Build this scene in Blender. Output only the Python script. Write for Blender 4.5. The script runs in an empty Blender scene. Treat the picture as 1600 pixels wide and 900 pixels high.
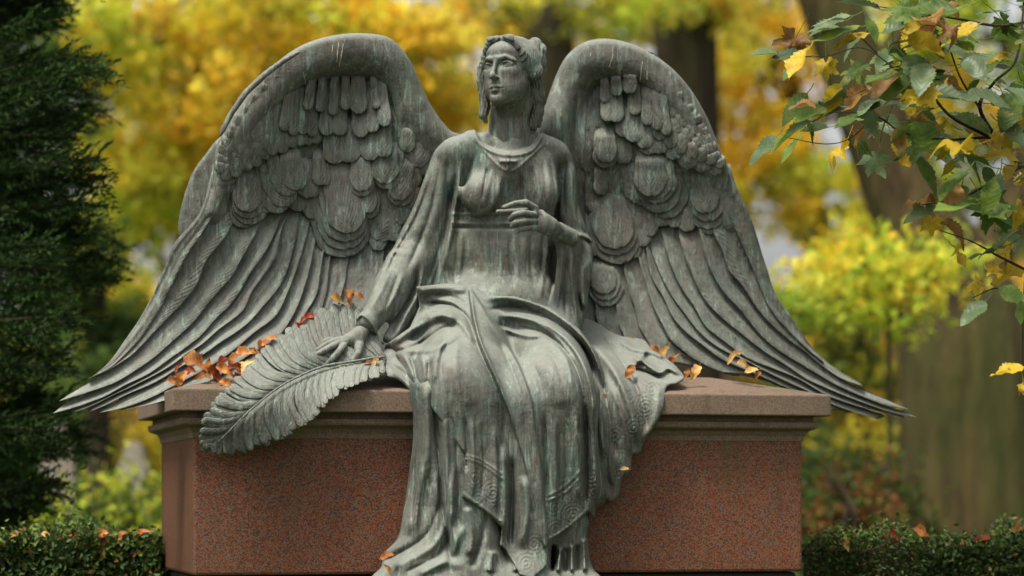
import bpy, math, random
import numpy as np
from mathutils import Vector, Matrix
random.seed(7); rng = np.random.default_rng(7)
SC = bpy.context.scene
COL = SC.collection

# ---------------- camera, sky, sun, exposure ----------------
CAMZ = 0.6            # the photographer crouches; eye level 0.6 m over the lawn
cam_data = bpy.data.cameras.new('camera'); cam = bpy.data.objects.new('camera', cam_data)
COL.objects.link(cam); SC.camera = cam
cam.location = (0, -10, CAMZ); cam.rotation_euler = (math.radians(90), 0, 0)
cam_data.sensor_width = 36; cam_data.lens = 90; cam_data.shift_y = 330/1600
cam_data.clip_end = 2000; cam_data.clip_start = .05
cam_data.dof.use_dof = True; cam_data.dof.focus_distance = 10.25; cam_data.dof.aperture_fstop = 1.1
SUN_EL, SUN_AZ = math.radians(64), math.radians(218)
world = bpy.data.worlds.new('World'); SC.world = world; world.use_nodes = True
wn = world.node_tree.nodes; wl = world.node_tree.links
sky = wn.new('ShaderNodeTexSky'); sky.sky_type = 'NISHITA'; sky.sun_disc = False
sky.sun_elevation = SUN_EL; sky.sun_rotation = SUN_AZ
sky.air_density = 1.0; sky.dust_density = 6.0; sky.ozone_density = .6
hsv = wn.new('ShaderNodeHueSaturation'); hsv.inputs['Saturation'].default_value = .08
wl.new(sky.outputs[0], hsv.inputs['Color']); wl.new(hsv.outputs[0], wn['Background'].inputs['Color'])
wn['Background'].inputs['Strength'].default_value = 0.09
sun_d = bpy.data.lights.new('sun', 'SUN'); sun_d.energy = 1.5; sun_d.angle = math.radians(13); sun_d.color = (1, .92, .80)
sun = bpy.data.objects.new('sun', sun_d); COL.objects.link(sun)
sd = Vector((math.sin(SUN_AZ)*math.cos(SUN_EL), math.cos(SUN_AZ)*math.cos(SUN_EL), math.sin(SUN_EL)))
sun.rotation_euler = sd.to_track_quat('Z', 'Y').to_euler(); sun.location = (0, 0, 20)
SC.view_settings.view_transform = 'Standard'; SC.view_settings.look = 'None'
SC.view_settings.exposure = 1.35; SC.view_settings.gamma = 1
SC.render.engine = 'CYCLES'
SC.cycles.max_bounces = 6; SC.cycles.diffuse_bounces = 3; SC.cycles.glossy_bounces = 2
SC.cycles.transmission_bounces = 3; SC.cycles.transparent_max_bounces = 6; SC.cycles.use_denoising = True

# ---------------- helpers ----------------
F, D0 = 4000.0, 10.0
TH = math.radians(14); SK = math.tan(TH)        # the tomb stands turned 14 degrees to the camera
def P(px, py, y):                                # place at distance y behind the tomb's front corner plane
    s = (D0 + y)/F
    return np.array([(px-800)*s, y, CAMZ + (780-py)*s])
def PD(px, py, d):                               # same, d counted from the tomb's front face
    s0 = (px-800)/F
    y = (d + SK*(D0*s0+1.33))/(1-SK*s0)
    return P(px, py, y)
def PDv(px, py, d):
    px = np.asarray(px, float); s0 = (px-800)/F
    y = (d + SK*(D0*s0+1.33))/(1-SK*s0); s = (D0+y)/F
    return np.stack([(px-800)*s, y, CAMZ+(780-py)*s], -1)

def link(name, me, mat=None, parent=None, loc=None, smooth=True):
    o = bpy.data.objects.new(name, me); COL.objects.link(o)
    if mat is not None and not me.materials: me.materials.append(mat)
    if parent is not None: o.parent = parent
    if loc is not None: o.location = loc
    if smooth: me.shade_smooth()
    return o
def mesh(V, faces, name='m'):
    me = bpy.data.meshes.new(name)
    V = np.asarray(V, np.float32)
    if isinstance(faces, np.ndarray):
        n, k = faces.shape
        me.vertices.add(len(V)); me.vertices.foreach_set('co', V.ravel())
        me.loops.add(n*k); me.loops.foreach_set('vertex_index', faces.astype(np.int32).ravel())
        me.polygons.add(n); me.polygons.foreach_set('loop_start', np.arange(0, n*k, k, dtype=np.int32))
        me.update(calc_edges=True)
    else:
        me.from_pydata(V.tolist(), [], faces); me.update()
    return me
def root_of(o):
    while o.parent: o = o.parent
    return o
def part(name, V, faces, mat, parent, smooth=True, label=None, kind=None):
    """V in world metres; stored relative to the thing's base"""
    base = np.array(root_of(parent).location)
    o = link(name, mesh(np.asarray(V)-base, faces, name), mat, parent, smooth=smooth)
    if label: o['label'] = label
    if kind: o['kind'] = kind
    return o
def empty(name, loc, label, cat, group=None):
    o = bpy.data.objects.new(name, None); COL.objects.link(o); o.location = loc
    tag(o, label, cat, group); return o
def tag(o, label, cat, group=None):
    o['label'] = label; o['category'] = cat
    if group: o['group'] = group
    return o

# ---- implicit modelling: signed distance grid + surface nets ----
class Grid:
    def __init__(s, lo, hi, h):
        s.lo = np.array(lo, np.float32); s.h = h
        s.n = np.ceil((np.array(hi)-lo)/h).astype(int)+1
        s.ax = [(s.lo[i]+h*np.arange(s.n[i])).astype(np.float32) for i in range(3)]
        s.f = np.full(s.n, 1.0, np.float32)
    def box(s, lo, hi, m):
        sl = []
        for i in range(3):
            a = int(max(0, math.floor((lo[i]-m-s.lo[i])/s.h))); b = int(min(s.n[i], math.ceil((hi[i]+m-s.lo[i])/s.h)+1))
            if b <= a: return None
            sl.append(slice(a, b))
        return tuple(sl)
    def pts(s, sl):
        return s.ax[0][sl[0]][:, None, None], s.ax[1][sl[1]][None, :, None], s.ax[2][sl[2]][None, None, :]
    def comb(s, sl, d, k, mode):
        a = s.f[sl]
        if mode == 'sub':
            d = -d
            if k > 0:
                h = np.clip(.5+.5*(d-a)/k, 0, 1); s.f[sl] = a*(1-h)+d*h + k*h*(1-h)
            else: s.f[sl] = np.maximum(a, d)
        else:
            if k > 0:
                h = np.clip(.5+.5*(a-d)/k, 0, 1); s.f[sl] = a*(1-h)+d*h - k*h*(1-h)
            else: s.f[sl] = np.minimum(a, d)
    def cone(s, a, b, ra, rb, k=.02, mode='add'):
        a = np.array(a, np.float32); b = np.array(b, np.float32); r = max(ra, rb)
        sl = s.box(np.minimum(a, b)-r, np.maximum(a, b)+r, k+.03)
        if sl is None: return
        X, Y, Z = s.pts(sl); ab = b-a; L = float(ab@ab)+1e-12
        t = np.clip(((X-a[0])*ab[0]+(Y-a[1])*ab[1]+(Z-a[2])*ab[2])/L, 0, 1)
        d = np.sqrt((X-a[0]-t*ab[0])**2+(Y-a[1]-t*ab[1])**2+(Z-a[2]-t*ab[2])**2)-(ra+(rb-ra)*t)
        s.comb(sl, d.astype(np.float32), k, mode)
    def chain(s, pts, rs, k=.02, mode='add'):
        if not hasattr(rs, '__len__'): rs = [rs]*len(pts)
        pts = [np.array(p, np.float32) for p in pts]; R = max(rs)
        sl = s.box(np.min(pts, 0)-R, np.max(pts, 0)+R, k+.03)
        if sl is None: return
        X, Y, Z = s.pts(sl); D = np.full(s.f[sl].shape, 1.0, np.float32)
        for i in range(len(pts)-1):
            a, b = pts[i], pts[i+1]; ra, rb = rs[i], rs[i+1]; r = max(ra, rb)+k+.03; q = []
            for c in range(3):
                g = s.ax[c][sl[c]]; w = np.nonzero((g > min(a[c], b[c])-r) & (g < max(a[c], b[c])+r))[0]
                q.append(slice(w[0], w[-1]+1) if len(w) else slice(0, 0))
            q = tuple(q)
            if D[q].size == 0: continue
            x, y, z = X[q[0]], Y[:, q[1]], Z[:, :, q[2]]; ab = b-a; L = float(ab@ab)+1e-12
            t = np.clip(((x-a[0])*ab[0]+(y-a[1])*ab[1]+(z-a[2])*ab[2])/L, 0, 1)
            d = np.sqrt((x-a[0]-t*ab[0])**2+(y-a[1]-t*ab[1])**2+(z-a[2]-t*ab[2])**2)-(ra+(rb-ra)*t)
            D[q] = np.minimum(D[q], d)
        s.comb(sl, D, k, mode)
    def ell(s, c, r, k=.02, mode='add', R=None):
        c = np.array(c, np.float32); r = np.array(r, np.float32) if hasattr(r, '__len__') else np.array([r]*3, np.float32)
        m = r.max() if R is not None else r
        sl = s.box(c-m, c+m, k+.03)
        if sl is None: return
        X, Y, Z = s.pts(sl); X = X-c[0]; Y = Y-c[1]; Z = Z-c[2]
        if R is not None:
            X, Y, Z = (X*R[0, 0]+Y*R[1, 0]+Z*R[2, 0], X*R[0, 1]+Y*R[1, 1]+Z*R[2, 1], X*R[0, 2]+Y*R[1, 2]+Z*R[2, 2])
        k0 = np.sqrt((X/r[0])**2+(Y/r[1])**2+(Z/r[2])**2); k1 = np.sqrt((X/r[0]**2)**2+(Y/r[1]**2)**2+(Z/r[2]**2)**2)
        s.comb(sl, (k0*(k0-1)/np.maximum(k1, 1e-5)).astype(np.float32), k, mode)
    def pix(s):
        """photo-like directions of the voxels, used to look up maps traced in the front view"""
        Y = s.ax[1]; sc = F/(D0+Y)
        return sc
    def maps(s, fn, band=None):
        """fn(px, py, X, Y, Z, f) -> new f for every y slice (or only near the surface)"""
        Y = s.ax[1]
        for j in range(s.n[1]):
            sc = F/(D0+Y[j]); sub = s.f[:, j, :]
            if band is not None:
                ii, kk = np.nonzero(np.abs(sub) < band)
                if len(ii) == 0: continue
                X = s.ax[0][ii]; Z = s.ax[2][kk]
                sub[ii, kk] = fn(800+X*sc, 780-(Z-CAMZ)*sc, X, Y[j], Z, sub[ii, kk])
            else:
                X = s.ax[0][:, None]; Z = s.ax[2][None, :]
                s.f[:, j, :] = fn((800+X*sc)+0*Z, (780-(Z-CAMZ)*sc)+0*X, X, Y[j], Z, sub)
    def nets(s, keep=False):
        f = s.f; f[0], f[-1], f[:, 0], f[:, -1], f[:, :, 0], f[:, :, -1] = (1e-3,)*6
        np.clip(f, -1, 1, out=f)
        S = (f < 0)
        c = S.astype(np.uint8)
        c = c[:-1]+c[1:]; c = c[:, :-1]+c[:, 1:]; c = c[:, :, :-1]+c[:, :, 1:]
        I = np.argwhere((c > 0) & (c < 8)); n = len(I)
        idx = np.full(c.shape, -1, np.int32); idx[I[:, 0], I[:, 1], I[:, 2]] = np.arange(n)
        cor = [(a, b, d) for a in (0, 1) for b in (0, 1) for d in (0, 1)]
        val = np.stack([f[I[:, 0]+a, I[:, 1]+b, I[:, 2]+d] for a, b, d in cor], 1)
        acc = np.zeros((n, 3), np.float32); cnt = np.zeros(n, np.float32)
        for p in range(8):
            for q in range(p+1, 8):
                A = np.array(cor[p], np.float32); B = np.array(cor[q], np.float32)
                if abs(A-B).sum() != 1: continue
                va, vb = val[:, p], val[:, q]; m = (va < 0) != (vb < 0)
                t = np.where(m, va/np.where(m, va-vb, 1), 0)
                acc += np.where(m[:, None], A+(B-A)*t[:, None], 0); cnt += m
        V = (I+acc/np.maximum(cnt, 1)[:, None])*s.h+s.lo
        Fs = []
        for ax in range(3):
            A = [slice(None)]*3; B = [slice(None)]*3; A[ax] = slice(0, -1); B[ax] = slice(1, None)
            sa, sb = S[tuple(A)], S[tuple(B)]
            E = np.argwhere(sa != sb); u, v = [(1, 2), (2, 0), (0, 1)][ax]
            ok = (E[:, u] > 0) & (E[:, v] > 0) & (E[:, u] < f.shape[u]-1) & (E[:, v] < f.shape[v]-1); E = E[ok]
            flip = ~sa[E[:, 0], E[:, 1], E[:, 2]]
            q = []
            for du, dv in ((1, 1), (0, 1), (0, 0), (1, 0)):
                e = E.copy(); e[:, u] -= du; e[:, v] -= dv; q.append(idx[e[:, 0], e[:, 1], e[:, 2]])
            q = np.stack(q, 1); q[flip] = q[flip][:, ::-1]; Fs.append(q)
        Q = np.concatenate(Fs)
        # two light smoothing passes remove voxel stepping
        V = relax(V, Q, 1)
        return V, Q
def relax(V, Q, it=1, w=.5):
    for _ in range(it):
        A = np.zeros_like(V); C = np.zeros(len(V), np.float32)
        for k in range(4):
            a, b = Q[:, k], Q[:, (k+1) % 4]
            for d in range(3):
                A[:, d] += np.bincount(a, V[b, d], len(V)) + np.bincount(b, V[a, d], len(V))
            C += np.bincount(a, minlength=len(V)) + np.bincount(b, minlength=len(V))
        V = V*(1-w)+w*A/np.maximum(C, 1)[:, None]
    return V.astype(np.float32)

# ---- 2-D relief maps in the front view (1 px = 2.5 mm on the tomb) ----
def smooth_line(pts, n=None, closed=False):
    p = np.array(pts, float)
    if len(p) < 3: 
        t = np.linspace(0, 1, n or 12)[:, None]; return p[0]*(1-t)+p[1]*t
    if closed: q = np.vstack([p[-1], p, p[0], p[1]])
    else: q = np.vstack([2*p[0]-p[1], p, 2*p[-1]-p[-2]])
    out = []; sub = 6
    for i in range(1, len(q)-2):
        for t in np.arange(sub)/sub:
            out.append(.5*((2*q[i])+(-q[i-1]+q[i+1])*t+(2*q[i-1]-5*q[i]+4*q[i+1]-q[i+2])*t*t+(-q[i-1]+3*q[i]-3*q[i+1]+q[i+2])*t**3))
    if not closed: out.append(q[-2])
    out = np.array(out)
    if n: 
        L = np.r_[0, np.cumsum(np.linalg.norm(np.diff(out, axis=0), axis=1))]; s = np.linspace(0, L[-1], n)
        out = np.stack([np.interp(s, L, out[:, k]) for k in range(out.shape[1])], 1)
    return out
class Map:
    def __init__(s, x0, y0, x1, y1, v=0.0):
        s.x0, s.y0 = x0, y0; s.w, s.hh = x1-x0, y1-y0; s.a = np.full((s.hh, s.w), v, np.float32)
    def at(s, px, py):
        x = np.clip(px-s.x0, 0, s.w-1.001); y = np.clip(py-s.y0, 0, s.hh-1.001)
        i = x.astype(np.int32); j = y.astype(np.int32); u = (x-i).astype(np.float32); v = (y-j).astype(np.float32); a = s.a
        return (a[j, i]*(1-u)+a[j, i+1]*u)*(1-v)+(a[j+1, i]*(1-u)+a[j+1, i+1]*u)*v
    def field(s, pts, m):
        """distance, side, run (0..1) to a polyline, inside its box"""
        lo = pts.min(0)-m; hi = pts.max(0)+m
        x0 = max(0, int(lo[0]-s.x0)); x1 = min(s.w, int(hi[0]-s.x0)+1); y0 = max(0, int(lo[1]-s.y0)); y1 = min(s.hh, int(hi[1]-s.y0)+1)
        if x1 <= x0 or y1 <= y0: return None
        X, Y = np.meshgrid(np.arange(x0, x1)+s.x0, np.arange(y0, y1)+s.y0); X = X.astype(np.float32); Y = Y.astype(np.float32)
        best = np.full(X.shape, 1e9, np.float32); side = np.zeros_like(X); run = np.zeros_like(X)
        n = len(pts)-1
        for i in range(n):
            a, b = pts[i], pts[i+1]; ab = b-a; L = ab@ab+1e-9
            t = np.clip(((X-a[0])*ab[0]+(Y-a[1])*ab[1])/L, 0, 1)
            dx = X-a[0]-t*ab[0]; dy = Y-a[1]-t*ab[1]; d = dx*dx+dy*dy; m_ = d < best
            best = np.where(m_, d, best); side = np.where(m_, np.sign(ab[0]*dy-ab[1]*dx), side); run = np.where(m_, (i+t)/n, run)
        return (slice(y0, y1), slice(x0, x1)), np.sqrt(best), side, run
    def stroke(s, pts, w, h, kind='ridge', taper=.25, sharp=2.0):
        """ridge: round fold; step: cloth edge, high on the left of the travel direction; both in metres"""
        p = smooth_line(pts); r = s.field(p, w*2.5)
        if r is None: return
        sl, d, side, run = r
        tp = np.clip(np.minimum(run, 1-run)/max(taper, 1e-3), 0, 1); tp = tp*tp*(3-2*tp) if taper > 0 else 1
        if kind == 'ridge': g = np.exp(-(d/w)**sharp) if h > 0 else np.exp(-(d/(w*.85))**1.35)
        else:
            sg = side*d; g = np.where(sg < 0, np.exp(-(d/w)**1.5), 0)*1.0; g = np.where((sg >= 0) & (sg < 1.5), 1-sg/1.5, g)
        s.a[sl] += (h*tp*g).astype(np.float32)
    def poly(s, pts, smooth=True, m=40):
        p = smooth_line(pts, closed=True) if smooth else np.array(pts, float)
        out = np.full(s.a.shape, 1e3, np.float32)
        q = np.vstack([p, p[:1]]); r = s.field(q, m); sl, d, side, run = r
        X, Y = np.meshgrid(np.arange(sl[1].start, sl[1].stop)+s.x0, np.arange(sl[0].start, sl[0].stop)+s.y0)
        ins = np.zeros(X.shape, bool)
        for i in range(len(p)):
            a, b = q[i], q[i+1]
            c = (a[1] > Y) != (b[1] > Y)
            if abs(b[1]-a[1]) < 1e-9: continue
            ins ^= c & (X < (b[0]-a[0])*(Y-a[1])/(b[1]-a[1])+a[0])
        out[sl] = np.where(ins, -d, d)
        return out
    def patch(s, pts, h, soft=4, smooth=True):
        d = s.poly(pts, smooth); t = np.clip(.5-d/soft, 0, 1); s.a += h*(t*t*(3-2*t))
    def blur(s, n=1):
        for _ in range(n):
            a = np.pad(s.a, 1, mode='edge'); a = (a[:-2]+2*a[1:-1]+a[2:])/4; s.a = (a[:, :-2]+2*a[:, 1:-1]+a[:, 2:])/4
def rbf(ctrl, sm=1e-3):
    """smooth surface d(px,py) through (px,py,d) points"""
    c = np.array(ctrl, float); X = c[:, :2]/200; n = len(c)
    r = np.linalg.norm(X[:, None]-X[None], axis=2); K = r**2*np.log(r+1e-9)
    A = np.zeros((n+3, n+3)); A[:n, :n] = K+sm*np.eye(n); A[:n, n] = 1; A[:n, n+1:] = X; A[n, :n] = 1; A[n+1:, :n] = X.T
    w = np.linalg.solve(A, np.r_[c[:, 2], 0, 0, 0])
    def fn(px, py):
        px = np.asarray(px, float)/200; py = np.asarray(py, float)/200
        out = w[n]+w[n+1]*px+w[n+2]*py
        for i in range(n):
            r2 = (px-X[i, 0])**2+(py-X[i, 1])**2; out = out+w[i]*.5*r2*np.log(r2+1e-12)
        return out
    return fn
def bounds(map_poly, dfn, extra=.08):
    p = np.array(map_poly, float); W = PDv(p[:, 0], p[:, 1], dfn(p[:, 0], p[:, 1]))
    return W.min(0)-extra, W.max(0)+extra
def slab(G, poly, dfn, thick, relief=None, k=.0, pm=None, rnd=.012):
    """a sheet of metal/cloth whose outline is traced in the front view and whose depth is dfn"""
    p = np.array(poly, float); x0, y0 = (p.min(0)-12).astype(int); x1, y1 = (p.max(0)+12).astype(int)
    M = Map(x0, y0, x1, y1); D = M.poly(poly, True, 60).astype(np.float32)/400
    M.a = D
    gx, gy = np.meshgrid(np.arange(x0, x1), np.arange(y0, y1)); DM = Map(x0, y0, x1, y1); DM.a = PDv(gx, gy, dfn(gx, gy))[..., 1].astype(np.float32)
    gyy, gxx = np.gradient(DM.a); SL = Map(x0, y0, x1, y1); SL.a = (1/np.sqrt(1+np.minimum((gxx**2+gyy**2)*400**2, 9))).astype(np.float32)
    def fn(px, py, X, Y, Z, f):
        e = M.at(px, py); yy = DM.at(px, py); sl = SL.at(px, py)
        if relief is not None: yy = yy - relief.at(px, py)/np.maximum(sl, .5)
        th = thick; a = (np.abs(Y-(yy+th/2))-th/2)*sl
        out = (px < x0) | (px > x1-1) | (py < y0) | (py > y1-1)
        qa, qe = a+rnd, e+rnd
        d = np.minimum(np.maximum(qa, qe), 0)+np.sqrt(np.maximum(qa, 0)**2+np.maximum(qe, 0)**2)-rnd
        d = np.where(out, .2, d)
        if k > 0:
            h = np.clip(.5+.5*(f-d)/k, 0, 1); return f*(1-h)+d*h-k*h*(1-h)
        return np.minimum(f, d)
    G.maps(fn)
def tube(pts, rs, sides=14, ridge=.06, seed=0):
    P_ = np.array(pts, float); r = np.random.default_rng(seed); q = smooth_line(np.c_[P_, rs]) if len(P_) > 2 else np.c_[P_, rs]
    n = len(q); C = q[:, :3]; R = q[:, 3]; T = np.gradient(C, axis=0); T /= np.linalg.norm(T, axis=1)[:, None]
    ref = np.array([0.31, 0.95, 0.05]); A = np.cross(T, ref); A /= np.linalg.norm(A, axis=1)[:, None]; B = np.cross(T, A)
    th = np.linspace(0, 2*np.pi, sides, endpoint=False); ph = r.uniform(0, 6, 3)
    rad = R[:, None]*(1+ridge*(np.sin(3*th+ph[0])+.6*np.sin(5*th+ph[1])+(.5*np.sin(13*th+ph[2])+.4*np.abs(np.sin(9*th)) if sides > 30 else 0))[None, :]+ridge*.4*r.normal(size=(n, sides)))
    V = C[:, None]+(A[:, None]*np.cos(th)[None, :, None]+B[:, None]*np.sin(th)[None, :, None])*rad[..., None]
    i, j = np.meshgrid(np.arange(n-1), np.arange(sides), indexing='ij'); a = (i*sides+j).ravel(); b = (i*sides+(j+1) % sides).ravel()
    return V.reshape(-1, 3), np.stack([a, b, b+sides, a+sides], 1)
# ---------------- materials ----------------
def newmat(name):
    m = bpy.data.materials.new(name); m.use_nodes = True; nt = m.node_tree
    b = nt.nodes['Principled BSDF']; b.inputs['Specular IOR Level'].default_value = .2; return m, nt, b
def N(nt, typ, **kw):
    n = nt.nodes.new(typ)
    for k, v in kw.items():
        if k.startswith('i_'): n.inputs[k[2:].replace('_', ' ')].default_value = v
        else: setattr(n, k, v)
    return n
def noise(nt, vec, scale, detail=4, rough=.55, dist=0):
    n = N(nt, 'ShaderNodeTexNoise', i_Scale=scale, i_Detail=detail, i_Roughness=rough, i_Distortion=dist)
    if vec is not None: nt.links.new(vec, n.inputs['Vector'])
    return n.outputs['Fac']
def ramp(nt, fac, stops):
    r = N(nt, 'ShaderNodeValToRGB'); nt.links.new(fac, r.inputs[0]); e = r.color_ramp.elements
    while len(e) < len(stops): e.new(.5)
    for k, (p, c) in enumerate(stops):
        e[k].position = p; e[k].color = (*c, 1) if hasattr(c, '__len__') else (c, c, c, 1)
    return r.outputs[0]
def mix(nt, fac, a, b, bt='MIX'):
    m = N(nt, 'ShaderNodeMix', data_type='RGBA', blend_type=bt)
    for s, v in ((m.inputs[0], fac), (m.inputs[6], a), (m.inputs[7], b)):
        if isinstance(v, bpy.types.NodeSocket): nt.links.new(v, s)
        elif hasattr(v, '__len__'): s.default_value = (*v, 1)
        else: s.default_value = v
    return m.outputs[2]
def pos(nt, scale=(1, 1, 1)):
    g = N(nt, 'ShaderNodeNewGeometry'); m = N(nt, 'ShaderNodeMapping'); m.inputs['Scale'].default_value = scale
    nt.links.new(g.outputs['Position'], m.inputs[0]); return m.outputs[0]
def bump(nt, b, h, strength=.3, dist=.01, prev=None):
    n = N(nt, 'ShaderNodeBump'); n.inputs['Strength'].default_value = strength; n.inputs['Distance'].default_value = dist
    nt.links.new(h, n.inputs['Height'])
    if prev is not None: nt.links.new(prev, n.inputs['Normal'])
    if b is not None: nt.links.new(n.outputs[0], b.inputs['Normal'])
    return n.outputs[0]
def bronze(name, feather=False):
    m, nt, b = newmat(name)
    p1 = pos(nt); streak = pos(nt, (1, 1, .10))
    big = noise(nt, p1, 3.5, 5, .6); mid = noise(nt, p1, 17, 5, .65); fine = noise(nt, p1, 120, 4, .7)
    st = noise(nt, streak, 38, 5, .7, .6); st2 = noise(nt, streak, 90, 4, .7)
    c = ramp(nt, big, [(.33, (.090, .086, .072)), (.5, (.090, .102, .083)), (.68, (.070, .108, .088))])
    c = mix(nt, ramp(nt, mid, [(.40, 0), (.62, .6)]), c, (.142, .134, .108))
    green = ramp(nt, st, [(.53, 0), (.70, .85)])
    c = mix(nt, green, c, (.23, .33, .27))
    dark = ramp(nt, st2, [(.36, .9), (.52, 0)]); c = mix(nt, dark, c, (.055, .052, .044))
    brown = ramp(nt, noise(nt, pos(nt, (1, 1, .45)), 6.3, 4, .6), [(.53, 0), (.70, .5)]); c = mix(nt, brown, c, (.115, .092, .078))
    moss = ramp(nt, noise(nt, p1, 2.1, 3, .5), [(.62, 0), (.78, .35)]); c = mix(nt, moss, c, (.12, .14, .05))
    crust = ramp(nt, noise(nt, p1, 9.5, 6, .7), [(.54, 0), (.64, .7)]); c = mix(nt, crust, c, (.044, .040, .033))
    mint = ramp(nt, noise(nt, pos(nt, (1, 1, .35)), 14, 6, .75), [(.59, 0), (.69, .75)]); c = mix(nt, mint, c, (.27, .34, .275))
    speck = ramp(nt, noise(nt, p1, 260, 2, .5), [(.70, 0), (.76, .7)]); c = mix(nt, speck, c, (.34, .36, .31))
    # pale dust and weathering on upward faces; highlights there also painted into the colour
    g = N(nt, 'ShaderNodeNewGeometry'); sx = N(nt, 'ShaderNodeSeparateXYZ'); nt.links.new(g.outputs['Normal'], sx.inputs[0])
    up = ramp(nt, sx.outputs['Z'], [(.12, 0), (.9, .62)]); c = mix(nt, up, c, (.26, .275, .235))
    nt.links.new(c, b.inputs['Base Color'])
    nt.links.new(ramp(nt, mid, [(.3, .52), (.7, .82)]), b.inputs['Roughness'])
    b.inputs['Metallic'].default_value = .12; b.inputs['Specular IOR Level'].default_value = .35
    h1 = bump(nt, None, fine, .45, .005); h2 = bump(nt, None, mid, .5, .014, h1)
    if feather:
        uv = N(nt, 'ShaderNodeUVMap'); w = N(nt, 'ShaderNodeTexWave', wave_type='BANDS', bands_direction='X')
        w.inputs['Scale'].default_value = 1.5; w.inputs['Distortion'].default_value = 2.2; w.inputs['Detail Scale'].default_value = .6; w.inputs['Detail'].default_value = 2
        nt.links.new(uv.outputs[0], w.inputs['Vector']); h2 = bump(nt, None, w.outputs['Fac'], .22, .005, h2)
    bump(nt, b, st, .25, .008, h2)
    return m
BRONZE = bronze('weathered_bronze'); FEATHER = bronze('weathered_bronze_feather', True)
def granite(name, tint, edge=False):
    m, nt, b = newmat(name); p1 = pos(nt)
    v = N(nt, 'ShaderNodeTexVoronoi', i_Scale=235.0); nt.links.new(p1, v.inputs['Vector'])
    sp = N(nt, 'ShaderNodeSeparateColor'); nt.links.new(v.outputs['Color'], sp.inputs[0])
    a, bb, cc = tint
    c = ramp(nt, sp.outputs[0], [(.0, (.035, .028, .024) if not edge else (.11, .075, .052)), (.2, (.05, .032, .024) if not edge else (.13, .09, .062)), (.26, a), (.62, bb), (.80, cc), (.95, (.13, .11, .09))])
    big = noise(nt, p1, 2.2, 4, .6)
    c = mix(nt, ramp(nt, big, [(.45, 0), (.75, .35)]), c, (.07, .05, .03))
    moss = ramp(nt, noise(nt, p1, 3.1, 5, .65), [(.56, 0), (.74, .55 if edge else .25)]); c = mix(nt, moss, c, (.075, .08, .03))
    st = noise(nt, pos(nt, (1, 1, .12)), 20, 4, .6); c = mix(nt, ramp(nt, st, [(.54, 0), (.78, .45)]), c, (.05, .034, .022))
    dr = noise(nt, pos(nt, (1, 1, .04)), 9, 5, .65); c = mix(nt, ramp(nt, dr, [(.62, 0), (.74, .3)]), c, (.075, .095, .065))
    if not edge:   # green run-off and damp dirt
        ro = noise(nt, pos(nt, (1, 1, .25)), 4.3, 5, .6); c = mix(nt, ramp(nt, ro, [(.56, 0), (.70, .55)]), c, (.060, .058, .022))
    nt.links.new(c, b.inputs['Base Color']); b.inputs['Roughness'].default_value = .5 if not edge else .8
    h = bump(nt, None, sp.outputs[1], .15, .002); bump(nt, b, noise(nt, p1, 30, 5, .7), .2, .004, h)
    return m
GRANITE = granite('red_granite', ((.115, .028, .010), (.21, .055, .017), (.12, .08, .055)))
GRANITE_CAP = granite('weathered_cap_granite', ((.145, .098, .066), (.185, .122, .083), (.19, .145, .108)), True)
# ================= THE ANGEL =================
BASE = PD(795, 893, .3); BASE = Vector((float(BASE[0]), float(BASE[1]), CAMZ-.30))
angel = empty('angel_statue', BASE, 'seated bronze angel with spread wings and draped robe, green with patina, on the granite tomb', 'statue')
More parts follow.
